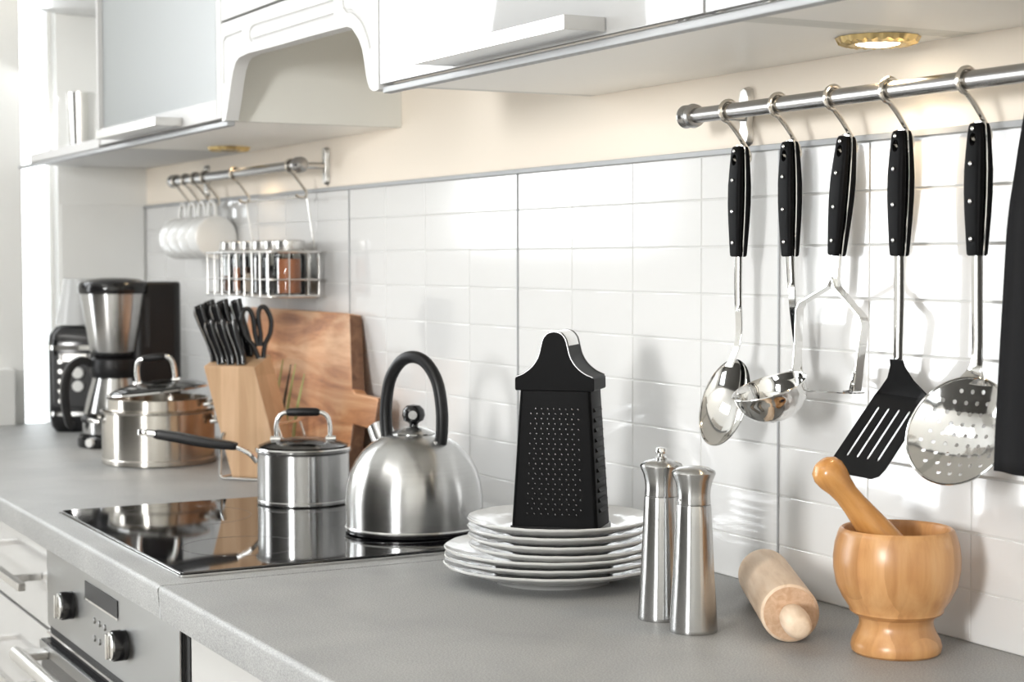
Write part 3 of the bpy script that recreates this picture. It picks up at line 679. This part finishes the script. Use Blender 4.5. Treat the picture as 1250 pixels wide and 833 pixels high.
# ================================================================== PLATES
def plate_mesh(R0, hgt, name):
    t = .0030
    k = R0
    prof_top = [(k * .995, hgt - .0004), (k * .93, hgt - .0042), (k * .82, hgt - .0078), (k * .72, hgt - .0100), (k * .66, hgt - .0135), (k * .60, .0058), (k * .50, .0048), (.001, .0045)]
    prof_bot = [(.001, .0022), (k * .50, .0022), (k * .52, .0), (k * .555, .0), (k * .575, .0022), (k * .64, hgt - .0170), (k * .73, hgt - .0132), (k * .83, hgt - .0110), (k * .93, hgt - .0072), (k * 1.0, hgt - .0030), (k * 1.006, hgt - .0012)]
    def md(r, z, a_):
        q = max(0, (r / k - .62) / .38); s1 = abs(math.cos(a_ * 6)) ** .6
        return (r * (1 + .016 * q * (s1 - .7) * .6), z + .00035 * q * q * math.sin(a_ * 24) * (1 if r < .97 * k else .3))
    prof = prof_bot + prof_top
    n = 144; rings = []
    for r, z in prof: rings.append([(md(r, z, 2 * PI * j / n)[0] * math.cos(2 * PI * j / n), md(r, z, 2 * PI * j / n)[0] * math.sin(2 * PI * j / n), md(r, z, 2 * PI * j / n)[1]) for j in range(n)])
    return MB().loft(rings).mesh(name, M['plate'])
pb = plate_mesh(.125, .0232, 'dinner_plate'); ps = plate_mesh(.105, .0205, 'salad_plate')
PC = (1.036, -.190)
ordn = ['bottom', 'second from bottom', 'topmost']
for i, lb in enumerate(('large white plate at the very bottom of the stack, on the worktop', 'large white plate in the middle of the three large ones', 'uppermost large white plate, directly under the smaller plates')):
    o = put(pb, 'dinner_plate'); o.location = (PC[0] + random.uniform(-.001, .001), PC[1] + random.uniform(-.001, .001), .0003 + i * .0089); o.rotation_euler = (0, 0, i * .3); tag(o, lb, 'plate', 'large plates of the stack')
for i, lb in enumerate(('small white plate resting directly on the large plates', 'second small white plate up, above the lowest small one', 'third small white plate up, just under the top one', 'topmost small white plate, carrying the black grater')):
    o = put(ps, 'salad_plate'); o.location = (PC[0] + .008 + random.uniform(-.001, .001), PC[1] + .004 + random.uniform(-.001, .001), .0253 + i * .0097); o.rotation_euler = (0, 0, .2 + i * .37); tag(o, lb, 'plate', 'small plates of the stack')
ztop = .0253 + 3 * .0097 + .0072
# ================================================================== GRATER
uf = Vector((.692, .722, 0)); ang = math.atan2(.722, .692)
g = thing('box_grater', 'black box grater standing on the stack of white plates', 'grater', (1.056, -.192, ztop), ang)
hb, db, ht_, dt = .050, .031, .0405, .0265; HG = .158
def gp(x, y, z):  # taper
    k = z / HG; return (x * (hb + (ht_ - hb) * k), y * (db + (dt - db) * k), z)
def rect(z, n=5, r=.10):
    pts = rounded(-1, 1, -1, 1, r, n); return [gp(x, y, z) for x, y in pts]
body = MB(); th_ = .03
rings = [rect(z) for z in (0, .004, .05, .10, HG)]
body.loft(rings, cap0=True, cap1=True).build('body', M['grater'], g, angle=30)
MB().loft([[(x * 1.03, y * 1.05, z) for x, y, z in rect(q)] for q in (0.0, .006)]).build('base_band', M['blackgloss'], g)
# top cap with carrying saddle
sil = [(.0445, .1585), (.0455, .160), (.0455, .1720), (.0440, .1735)]
curve = smooth([(.0440, .1735, 0), (.034, .178, 0), (.0245, .1860, 0), (.0180, .1965, 0), (.0150, .2080, 0), (.0125, .2165, 0), (.0070, .2225, 0), (0, .2242, 0)], 4)
half = sil[:3] + [(c_.x, c_.y) for c_ in curve]
full = half + [(-x, z) for x, z in reversed(half[:-1])]
cap = MB().prism(full, lambda x, z: (x, -.0295, z), lambda x, z: (x, .0295, z)).build('top_handle', M['grater'], g, bevel=.0008)
top = [(x, z) for x, z in half[3:]] ; top = top + [(-x, z) for x, z in reversed(top[:-1])]
for y in (-.0297, .0297):
    MB().tube([(x, y, z + .0004) for x, z in top], .0008, 6).build('edge_bead', M['teeth'], cap)
MB().tube([(x, 0, z + .0006) for x, z in top if abs(x) < .0152], 0, flat=(.024, .0006), up=(0, 1, 0)).build('grip_sheen', M['satin'], cap)  # bright strip on the black grip imitates the sheen of its lit top
# rasp teeth on the broad face
tt = MB(); rowz = .020
for r in range(22):
    z = .020 + r * .0056
    nx = 8; half_w = (hb + (ht_ - hb) * z / HG)
    for i in range(nx):
        x = (-.58 + i * 1.16 / (nx - 1)) * half_w + (.0026 if r % 2 else -.0026)
        y = -(db + (dt - db) * z / HG)
        n = 6; tt.loft([[(x + q * math.cos(2 * PI * j / n), y - h_, z + q * math.sin(2 * PI * j / n) + h_ * .5) for j in range(n)] for q, h_ in ((.0018, -.0004), (.0013, .0012), (.0005, .0021))])
tag(tt.build('rasp_teeth', M['teeth'], g), kind='stuff')
sl = MB()
for r in range(11):
    z = .022 + r * .0112; x = hb + (ht_ - hb) * z / HG; y = db + (dt - db) * z / HG
    sl.loft([[(x - .001, -y * .72, z), (x + .0026, -y * .60, z + .001), (x + .0026, y * .60, z + .001), (x - .001, y * .72, z)], [(x - .001, -y * .72, z + .0038), (x + .0004, -y * .60, z + .0050), (x + .0004, y * .60, z + .0050), (x - .001, y * .72, z + .0038)]])
tag(sl.build('slicing_blades', M['grater'], g), kind='stuff')

# ================================================================== KETTLE
HOBZ = .0060
kt = thing('kettle', 'brushed steel dome kettle with black arched handle on the hob', 'kettle', (.661, -.192, HOBZ))
MB().lathe([(0, 0), (.0885, 0), (.0915, .0015), (.0918, .0035), (.0905, .0045)], 72).build('base_ring', M['blackgloss'], kt)
kp = [(.0890, .0046), (.0920, .0056), (.0926, .0075), (.0910, .0095), (.0915, .030), (.0915, .045), (.0895, .062), (.0855, .078), (.0785, .093), (.0685, .107), (.0560, .118), (.0420, .1255), (.030, .1290), (.0285, .1292)]
MB().lathe([(0, .0046)] + kp + [(0, .1292)], 96).build('body', M['steel'], kt)
lid = MB().lathe([(0, .1294), (.0290, .1294), (.0290, .1306), (.0255, .1330), (.016, .1372), (.006, .1390), (0, .1392)], 48).build('lid', M['steel'], kt)
kn = MB().lathe([(0, .139), (.0060, .139), (.0058, .142), (.0075, .144), (.0130, .1470), (.0155, .1540), (.0140, .1615), (.0085, .1670), (0, .1685)], 32).build('lid_knob', M['blackgloss'], lid)
cd = Vector((.87, -.49, .05)).normalized()
MB().tube([Vector((0, 0, .1545)) + cd * .0128, Vector((0, 0, .1545)) + cd * .0155], [.0062, .0058], 24).build('knob_disc', M['teeth'], kn)
hd = Vector((-.93, -.36, 0)).normalized()   # handle plane, towards the spout
def hp_(s, z): return tuple(hd * s + Vector((0, 0, z)))
pts = smooth([hp_(-.0440, .112), hp_(-.0475, .135), hp_(-.0475, .165), hp_(-.040, .200), hp_(-.022, .224), hp_(0, .2315), hp_(.022, .224), hp_(.040, .200), hp_(.0475, .165), hp_(.0475, .135), hp_(.0440, .114)], 6)
kh = MB().tube([(Vector(q).x * 1.08, Vector(q).y * 1.08, Vector(q).z) for q in pts], .0083, 20).build('handle', M['black'], kt)
for s in (-1, 1):
    c0 = Vector(hp_(s * .0490, .1215)); n_ = hd.cross(Vector((0, 0, 1)))
    for q in (-1, 1): MB().tube([c0 + n_ * q * .0070, c0 + n_ * q * .0105], .0030, 12).build('handle_screw', M['chrome'], kh)
sd = Vector((-.95, -.17, 0)).normalized()
MB().tube([tuple(sd * .055 + Vector((0, 0, .098))), tuple(sd * .072 + Vector((0, 0, .118))), tuple(sd * .083 + Vector((0, 0, .133)))], [.0195, .0175, .0165], 28).build('spout', M['steel'], kt)

# ================================================================== SAUCEPAN ON THE HOB
left = Vector((-.47, -.88, 0)).normalized()
def loop_handle_lid(par, z0, span, rise, dirv, grip=True, wr=.0034):
    d_ = Vector(dirv)
    def P(s, z): return tuple(d_ * s + Vector((0, 0, z)))
    pts = smooth([P(-span, z0), P(-span, z0 + rise * .55), P(-span * .86, z0 + rise * .88), P(-span * .5, z0 + rise), P(span * .5, z0 + rise), P(span * .86, z0 + rise * .88), P(span, z0 + rise * .55), P(span, z0)], 5)
    h_ = MB().tube(pts, wr, 12).build('handle', M['chrome'], par)
    if grip: MB().tube([P(-span * .62, z0 + rise * .975), P(-span * .5, z0 + rise), P(0, z0 + rise * 1.005), P(span * .5, z0 + rise), P(span * .62, z0 + rise * .975)], [.0045, .0062, .0065, .0062, .0045], 14).build('grip', M['black'], h_)
    for s in (-1, 1): MB().tube([P(s * (span + .009), z0 + .0015), P(s * (span - .006), z0 + .0015)], [.0048, .0048], 12).build('mounting_foot', M['chrome'], h_)
sp = thing('saucepan', 'small brushed steel saucepan with long black handle on the hob', 'saucepan', (.333, -.221, HOBZ))
R0 = .0690
MB().lathe([(0, 0), (R0 - .002, 0), (R0, .002), (R0, .0055), (R0 - .0008, .0065), (R0 - .0008, .0745), (R0 + .0022, .0775), (R0 + .0028, .0788), (R0 + .0015, .0795), (R0 - .002, .0775), (R0 - .0025, .008), (0, .008)], 80).build('pan_body', M['steel'], sp)
hs = [left * (R0 - .001) + Vector((0, 0, .060)), left * (R0 + .010) + Vector((0, 0, .072)), left * (R0 + .026) + Vector((0, 0, .0805)), left * (R0 + .040) + Vector((0, 0, .084))]
hh = MB().tube(smooth(hs, 5), 0, flat=[(.0100 - .0003 * i, .0030) for i in range(16)], up=tuple(left.cross(Vector((0, 0, 1))))).build('handle', M['chrome'], sp)
g0 = R0 + .030
pts = [left * (g0 + s) + Vector((0, 0, z)) for s, z in ((0, .083), (.012, .0850), (.045, .0890), (.085, .0965), (.115, .1015), (.122, .1030))]
MB().tube(smooth(pts, 3), 0, flat=[(q, q * .62) for q in [.0075, .0085, .009, .0095, .0100, .0105, .0110, .0112, .0113, .0112, .0110, .0108, .0105, .0100, .0095, .008]], up=tuple(left.cross(Vector((0, 0, 1))))).build('grip', M['black'], hh)
pts = [left * (g0 + .118) + Vector((0, 0, .1022)), left * (g0 + .135) + Vector((0, 0, .1040)), left * (g0 + .146) + Vector((0, 0, .1050))]
MB().tube(smooth(pts, 4), 0, flat=[(q, .0042) for q in [.0098, .0095, .009, .0085, .0085, .0085, .0080, .0070, .0045]], up=tuple(left.cross(Vector((0, 0, 1))))).build('handle_end', M['chrome'], hh)
ld = thing('glass_lid', 'domed glass lid with steel rim on the small saucepan', 'lid', (.333, -.221, HOBZ + .0798))
MB().lathe([(.0655, .0002), (.0705, .0002), (.0712, .0018), (.0700, .0034), (.0660, .0034), (.0655, .0002)], 80).build('rim', M['chrome'], ld)
MB().lathe([(.0660, .0036), (.056, .0075), (.040, .0115), (.020, .0140), (.001, .0146), (.001, .0170), (.020, .0165), (.040, .0140), (.056, .0100), (.0670, .0056)], 64).build('glass_dome', M['lid_glass'], ld)
loop_handle_lid(ld, .0130, .0395, .0415, (-.42, -.907, 0))
MB().lathe([(0, .0185), (.003, .0185), (.003, .021), (0, .0215)], 14, (left.x * .03, left.y * .03, -.005)).build('steam_vent', M['chrome'], ld)

# ================================================================== STOCK POTS
def side_handle(par, c, dirv, r, z):
    d_ = Vector(dirv); s_ = d_.cross(Vector((0, 0, 1)))
    P = lambda a_, b_, dz=0: Vector(c) + d_ * (r + a_) + s_ * b_ + Vector((0, 0, z + dz))
    h_ = MB().tube(smooth([P(-.001, -.034), P(.012, -.033, .002), P(.026, -.025, .004), P(.030, 0, .005), P(.026, .025, .004), P(.012, .033, .002), P(-.001, .034)], 5), .0042, 12).build('side_handle', M['chrome'], par)
    MB().tube(smooth([P(.0180, -.0300, .003), P(.0260, -.0240, .004), P(.0295, -.012, .005), P(.0300, .0, .005), P(.0295, .012, .005), P(.0260, .0240, .004), P(.0180, .0300, .003)], 3), .0066, 12).build('grip', M['black'], h_)
pt = thing('stockpot', 'large steel pot at the back left of the worktop', 'pot', (-.331, -.243, 0))
R1 = .1015
MB().lathe([(0, 0), (R1 - .003, 0), (R1 + .0005, .002), (R1 + .0005, .010), (R1 - .0006, .0112), (R1 - .0006, .092), (R1 + .002, .0945), (R1 + .0022, .0962), (R1 - .0025, .0950), (R1 - .003, .010), (0, .010)], 80).build('pot_body', M['steel_warm'], pt)
side_handle(pt, (0, 0, 0), left, R1, .076); side_handle(pt, (0, 0, 0), -left, R1, .076)
ins = thing('steamer_insert', 'shallow steel pot nested on top of the large pot', 'pot', (-.331, -.243, .0965))
R2 = .090
MB().lathe([(0, -.03), (R2 - .004, -.03), (R2, -.026), (R2, .0), (R2 + .004, .0008), (R2 + .004, .002), (R2, .0028), (R2, .0200), (R2 + .0022, .0218), (R2 - .0025, .0218), (R2 - .003, -.026), (0, -.026)], 72).build('pot_body', M['steel_warm'], ins)
side_handle(ins, (0, 0, 0), -left, R2, .010)
ld2 = thing('glass_lid', 'glass lid with chrome handle tilted on the nested pots', 'lid', (-.331, -.243, .1240)); 
axr = left.cross(Vector((0, 0, 1)))
ld2.rotation_euler = Matrix.Rotation(math.radians(-6), 4, axr).to_euler(); ld2.location.z = .1285
MB().lathe([(.086, .0002), (.0915, .0002), (.0922, .0018), (.091, .0036), (.0865, .0036), (.086, .0002)], 80).build('rim', M['chrome'], ld2)
MB().lathe([(.0865, .0038), (.072, .0090), (.050, .0140), (.025, .0168), (.001, .0175), (.001, .020), (.025, .0194), (.050, .0166), (.072, .0114), (.0875, .0058)], 64).build('glass_dome', M['lid_glass'], ld2)
loop_handle_lid(ld2, .016, .034, .046, tuple(left), grip=True, wr=.0046)

# ================================================================== KNIFE BLOCK
kb = thing('knife_block', 'slanted beech knife block standing in a wire frame', 'knife block', (-.002, -.156, .004), math.atan2(.66, .75))
# local: x = along front face, -y = towards viewer
lean = -.052; HB = .185; wb = .048; dbk = .034
def kbp(x, y, z): return (x + lean * z / HB, y, z)
vs = [kbp(-wb, -dbk, 0), kbp(wb, -dbk, 0), kbp(wb, dbk, 0), kbp(-wb, dbk, 0), kbp(-wb, -dbk, HB), kbp(wb, -dbk, HB), kbp(wb, dbk, HB + .018), kbp(-wb, dbk, HB + .018)]
MB().add(vs, [(3, 2, 1, 0), (4, 5, 6, 7), (0, 1, 5, 4), (1, 2, 6, 5), (2, 3, 7, 6), (3, 0, 4, 7)]).build('block', M['block'], kb, bevel=.0022, seg=3)
wr_ = MB()
for y in (-dbk - .006, dbk + .006):
    wr_.tube(smooth([(-wb - .012, y, .074), (-wb - .016, y, .06), (-wb - .018, y, .02), (-wb - .016, y, .0), (-wb + .01, y, -.0015), (wb - .02, y, -.0015), (wb - .006, y, .002), (wb + .0, y, .03), (wb + .004, y, .060), (wb - .006, y, .092)], 4), .0024, 10)
for x in (-wb - .016,): wr_.tube([(x, -dbk - .006, .0), (x, dbk + .006, .0)], .0022, 8)
for x, z in ((-wb - .012, .074), (wb - .006, .092)): wr_.tube([(x, -dbk - .006, z), (x, dbk + .006, z)], .0022, 8)
wr_.build('wire_stand', M['chrome'], kb)
kmat = Matrix.Translation(kb.location) @ Matrix.Rotation(math.atan2(.66, .75), 4, 'Z')
def topz(y): return HB + .018 * (y + dbk) / (2 * dbk)
kdir = Vector((-.33, -.05, 1)).normalized()
def knife_parts(L_, wd):
    t = thing('kitchen_knife', 'k', 'knife', (0, 0, 0), 0, 'knives in the block')
    bow = [0, .002, .001, -.002, -.003, .0]
    zs = [0, .012, L_ * .35, L_ * .65, L_ * .88, L_]
    hw = [.0075, .0080, .0075, .0085, .0100, .0080]
    rings = []
    P = smooth([(b_, 0, z) for b_, z in zip(bow, zs)], 4)
    for i, q in enumerate(P):
        f_ = i / 4; k = min(int(f_), 4); h_ = (hw[k] + (hw[k + 1] - hw[k]) * (f_ - k)) * wd
        rings.append([(q.x + h_ * math.copysign(abs(math.cos(2 * PI * j / 16)) ** .7, math.cos(2 * PI * j / 16)), .0052 * wd * math.copysign(abs(math.sin(2 * PI * j / 16)) ** .7, math.sin(2 * PI * j / 16)), q.z) for j in range(16)])
    MB().loft(rings).build('grip', M['blackgloss'], t)
    MB().tube([(q.x - (hw[min(int(i / 4), 5)]) * wd * .55, -.0050 * wd, q.z) for i, q in enumerate(P)], .0009, 6).build('tang', M['chrome'], t)
    MB().tube([(0, -.002, L_ - .004), (0, -.0058 * wd, L_ - .004)], .0022, 10).build('end_rivet', M['chrome'], t)
    MB().bounds(-.0065, .0065, -.0009, .0009, -.09, .0005).build('blade', M['chrome'], t)
    return t
kl = knife_parts(.100, 1.2); ks = knife_parts(.076, 1.08)
places = [(kl, -.038, -.008, 'large knife at the left end of the block'), (kl, -.034, .016, 'large knife at the back left of the block'), (kl, -.012, .018, 'large knife in the middle of the back row'), (kl, .010, .020, 'large knife at the right of the back row'),
          (ks, -.020, -.022, 'small steak knife at the left of the front row'), (ks, -.001, -.022, 'small steak knife in the middle of the front row'), (ks, .018, -.022, 'small steak knife at the right of the front row'), (kl, -.015, -.001, 'large knife standing in the centre of the block')]
used = set(); slot_boxes = []
for (proto, lx, ly, lb) in places:
    pos = kmat @ Vector((lx + lean, ly, topz(ly) + .0004))
    rt = (Matrix.Rotation(math.atan2(.66, .75), 4, 'Z') @ Matrix.Rotation(-.30 + lx * 1.5, 4, 'Y') @ Matrix.Rotation(-.06, 4, 'X')).to_euler()
    slot_boxes.append((pos, rt.to_matrix()))
    if proto.name not in used: used.add(proto.name); proto.location = pos; proto.rotation_euler = rt; proto['label'] = lb
    else: dup(proto, pos, lb, 'knives in the block', rt)
sc_ = thing('scissors', 'black-handled scissors standing at the right end of the knife block', 'scissors', kmat @ Vector((.036 + lean, .012, topz(.012) + .0005)), rot=(Matrix.Rotation(math.atan2(.66, .75) + .35, 4, 'Z') @ Matrix.Rotation(-.12, 4, 'Y')).to_euler())
for s in (-1, 1):
    lp = smooth([(s * .004, 0, .0), (s * .010, 0, .022), (s * .021, 0, .040), (s * .025, 0, .062), (s * .019, 0, .082), (s * .010, 0, .084), (s * .0045, 0, .070), (s * .0045, 0, .040), (s * .002, 0, .02)], 5)
    MB().tube(lp, .0042, 10).build('finger_loop', M['blackgloss'], sc_)
    MB().bounds(-.002 + s * .003, .002 + s * .003, -.0012, .0012, -.09, .004).build('blade', M['chrome'], sc_)

cmb = MB(); inv = kmat.inverted()
for pos, rm in slot_boxes:
    l_ = MB().box(pos + rm @ Vector((0, 0, -.050)), (.0140, .0026, .104), rm); cmb.add([inv @ Vector(v_) for v_ in l_.v], l_.f)
cut([c_ for c_ in kb.children if c_.name == 'block'][0], cmb)
# ================================================================== CUTTING BOARD
ol = [(-.44, 0), (.145, 0), (.138, .095), (.217, .093), (.224, .098), (.224, .139), (.218, .144), (.126, .146), (.114, .152), (.060, .268), (.052, .276), (-.432, .276), (-.44, .268)]
thk = .024; lean_b = math.radians(9.5)
cb = MB().prism(ol, lambda x, s: (x, 0, s), lambda x, s: (x, thk, s)).build('cutting_board', M['acacia'], bevel=.003, seg=3)
cb.rotation_euler = (-lean_b, 0, 0); cb.location = (0, -.0745, .0045)
cb.data.materials.append(M['acacia_end'])
for pl in cb.data.polygons:
    if pl.normal.x > .6: pl.material_index = 1
tag(cb, 'large acacia cutting board with side handle leaning against the tiles', 'cutting board')
# herbs behind the block
hb_ = thing('herb_bunch', 'thin green herb sprigs behind the knife block', 'herbs', (-.062, -.090, 0))
random.seed(3)
for i in range(4):
    a_ = random.uniform(-.9, .9); l_ = random.uniform(.17, .20)
    MB().tube(smooth([(a_ * .012, a_ * .008, 0), (a_ * .03, a_ * .02, l_ * .5), (a_ * .04 + .02, a_ * .02 + .01, l_)], 5), 0, flat=[(.0008 + .0022 * math.sin(PI * k / 10), .0004) for k in range(11)], up=(.7, .7, 0)).build('leaf_blade', M['leaf'] if i % 4 else M['leafd'], hb_)

# ================================================================== COFFEE MAKER
cm = thing('coffee_maker', 'black and steel filter coffee maker standing by the end wall', 'coffee maker', (-.648, -.235, 0))
fwd = Vector((-.10, -.995, 0)).normalized()
MB().lathe([(0, 0), (.072, 0), (.074, .003), (.074, .018), (.070, .023), (0, .023)], 56).build('warming_base', M['blackgloss'], cm)
MB().prism(rounded(-.040, .040, .024, .128, .022, 6), lambda x, y: (x, y, 0), lambda x, y: (x, y, .3235)).build('water_tank', M['black'], cm, bevel=.006, seg=3)
MB().bounds(-.028, .028, -.02, .03, .266, .322).build('neck', M['black'], cm, bevel=.006)
MB().lathe([(0, .186), (.0465, .186), (.0480, .188), (.0560, .240), (.0650, .300), (.0650, .301), (0, .301)], 64).build('filter_basket', M['steel'], cm)
MB().lathe([(0, .3012), (.0680, .3012), (.0695, .304), (.0695, .318), (.0660, .3235), (.050, .3290), (.025, .3320), (0, .3325)], 64).build('lid', M['blackgloss'], cm)
MB().lathe([(0, .178), (.040, .178), (.042, .181), (.042, .1857), (0, .1857)], 40).build('drip_stop', M['black'], cm)
for z0 in [ .20 + .0075 * i for i in range(12)]: pass
MB().bounds(.0402, .0412, .050, .060, .195, .292).build('level_gauge', M['display'], cm)
MB().tube([(.040, -.058, .012), (.046, -.066, .012)], [.009, .0085], 20).build('power_switch', M['ceramic'], cm)
cf_ = thing('carafe', 'steel coffee carafe with black handle under the filter basket', 'carafe', (-.648, -.235, .0235))
MB().lathe([(0, 0), (.060, 0), (.0635, .003), (.0640, .018), (.062, .040), (.054, .075), (.046, .102), (.0435, .112), (0, .112)], 64).build('jug', M['steel'], cf_)
MB().lathe([(0, .1124), (.0450, .1124), (.0480, .120), (.0500, .135), (.0480, .148), (.038, .1535), (0, .1535)], 48).build('collar', M['black'], cf_)
hpts = smooth([fwd * .046 + Vector((0, 0, .140)), fwd * .066 + Vector((0, 0, .147)), fwd * .086 + Vector((0, 0, .134)), fwd * .097 + Vector((0, 0, .105)), fwd * .098 + Vector((0, 0, .065)), fwd * .090 + Vector((0, 0, .024)), fwd * .082 + Vector((0, 0, .018))], 5)
MB().tube(hpts, 0, flat=[(.0115, .0075)] * len(hpts), up=tuple(fwd.cross(Vector((0, 0, 1))))).build('handle', M['black'], cf_, bevel=.001)

# ================================================================== SMALL APPLIANCE AT THE END
ga = thing('coffee_grinder', 'black appliance with chrome bands and clear hopper, leftmost on the worktop', 'appliance', (-.995, -.215, 0), -.45)
def rr4(hx, hy, r, z): return [(x, y, z) for x, y in rounded(-hx, hx, -hy, hy, r, 6)]
MB().loft([rr4(.045, .048, .02, 0), rr4(.053, .056, .022, .012), rr4(.058, .060, .024, .040), rr4(.058, .060, .024, .188), rr4(.056, .058, .024, .208), rr4(.046, .048, .022, .224), rr4(.030, .032, .02, .228)]).build('housing', M['blackgloss'], ga)
for z0, z1 in ((.176, .186), (.036, .044)): MB().loft([rr4(.0592, .0612, .0245, z0), rr4(.0592, .0612, .0245, z1)]).build('chrome_band', M['chrome'], ga)
MB().bounds(.0585, .062, -.045, .045, .055, .165).build('front_panel', M['black'], ga, bevel=.002)
for i in range(5): MB().tube([(.062, -.030, .068 + i * .021), (.0655, -.030, .068 + i * .021)], [.0055, .005], 14).build('button', M['satin'], ga)
for z in (.100, .128): MB().tube([(.062, .008, z), (.074, .008, z)], [.0125, .0115], 22).build('dial', M['ceramic'], ga)
MB().lathe([(.052, .2285), (.050, .240), (.040, .290), (.033, .325), (.033, .327), (.0315, .327), (.0385, .290), (.0485, .240), (.050, .2285), (.052, .2285)], 40).build('hopper', M['hopper'], ga)
MB().loft([rr4(.059, .030, .01, .150), rr4(.066, .036, .012, .152), rr4(.066, .036, .012, .168), rr4(.059, .03, .01, .170)]).build('spout_cover', M['satin'], ga)

# ================================================================== LEFT RAIL: MUGS, HOOKS, BASKET
RZ2 = .531
MX = [-.785, -.722, -.659, -.596]
mug = thing('mug', 'm', 'mug', (0, 0, 0), 0, 'white mugs hanging from the left rail')
# mug: axis along x, handle up, origin at handle top
mp = [(0, 0), (.036, 0), (.0425, .004), (.0435, .010), (.0435, .058), (.0420, .058), (.0410, .010), (.036, .006), (0, .006)]
mb = MB().lathe(mp, 40)
mb.v = [(.029 - z, x, y - .072) for x, y, z in mb.v]
mb.build('mug_body', M['mug'], mug)
MB().tube(smooth([(.022, 0, -.030), (.020, 0, -.012), (.008, 0, -.002), (-.010, 0, -.002), (-.020, 0, -.013), (-.022, 0, -.030)], 5), .0042, 10).build('handle', M['mug'], mug)
ML = ['white mug at the far end of the left rail', 'second white mug from the end wall on the left rail', 'third white mug from the end wall on the left rail', 'white mug nearest the wire basket on the left rail']
for i, x in enumerate(MX):
    loc = (x, -.049, RZ2 - .0475)
    if i == 0: mug.location = loc; mug['label'] = ML[0]
    else: dup(mug, loc, ML[i])
    hx = dup(hk, (x, HY_, RZ2), 'thin hook on the left rail holding the ' + ['farthest', 'second', 'third', 'nearest'][i] + ' white mug', 'hooks on the left rail')
for x, lb in ((-.42, 'hook on the left rail at the far side of the wire basket'), (-.122, 'hook on the left rail at the near side of the wire basket')):
    dup(hk, (x, HY_, RZ2), lb, 'hooks on the left rail')
bk = thing('wire_basket', 'chrome wire spice basket hanging from the left rail', 'basket', (0, 0, 0))
bx0, bx1, by0, by1, bz0, bz1 = -.455, -.085, -.112, -.020, .302, .382
wm = MB()
for z in (bz0, bz0 + .03, bz1 - .002): wm.tube([(x, y, z) for x, y in rounded(bx0, bx1, by0, by1, .012, 4)], .0017 if z < bz1 - .01 else .0026, 8, close=True)
wm.build('frame_wires', M['satin'], bk)
for i in range(9):
    x = bx0 + .02 + i * (bx1 - bx0 - .04) / 8
    MB().tube([(x, by0 - .001, bz1), (x, by0 - .001, bz0), (x, by1 + .001, bz0), (x, by1 + .001, bz1)], .0014, 8).build('wire', M['satin'], bk)
for i in range(2):
    y = by0 + .03 + i * .035
    MB().tube([(bx0 - .001, y, bz1), (bx0 - .001, y, bz0), (bx1 + .001, y, bz0), (bx1 + .001, y, bz1)], .0014, 8).build('wire', M['satin'], bk)
MB().bounds(bx0 + .004, bx1 - .004, by0 + .004, by1 - .004, bz0 + .002, bz0 + .0035).build('tray', M['satin'], bk)
MB().tube(smooth([(-.430, by1, bz1), (-.432, -.030, .44), (-.432, -.035, .474), (-.428, -.0355, .4768), (-.40, -.0355, .4768), (-.15, -.0355, .4768), (-.122, -.0355, .4768), (-.116, -.035, .474), (-.116, -.030, .44), (-.118, by1, bz1)], 4), .0016, 8).build('hanger_wire', M['satin'], bk)
contents = [('spice1', .030), ('spice2', .046), ('spice4', .036), ('spice3', .050), ('spice3', .040), ('spice2', .062)]
jl = ['spice jar with brown contents at the far left of the wire basket', 'spice jar with reddish powder, second in the wire basket', 'spice jar with cream contents, third in the wire basket', 'spice jar with dark grains, fourth in the wire basket', 'spice jar with dark seeds, fifth in the wire basket', 'spice jar with red-brown powder at the near end of the wire basket']
for i, (sm, hgt) in enumerate(contents):
    x = -.418 + i * .0585; y = -.066
    j = thing('spice_jar', jl[i], 'jar', (x, y, bz0 + .0042), 0, 'spice jars in the wire basket')
    MB().lathe([(0, 0), (.0270, 0), (.0282, .002), (.0282, .066), (.025, .072), (.0240, .072), (.0270, .065), (.0270, .002), (0, .002)], 28).build('glass_body', M['jar_glass'], j)
    MB().lathe([(0, .0022), (.0262, .0022), (.0262, hgt), (0, hgt)], 24).build('contents', M[sm], j)
    MB().lathe([(0, .0722), (.0275, .0722), (.0280, .0735), (.0280, .0930), (.0265, .0945), (0, .0945)], 32).build('jar_lid', M['satin'], j)
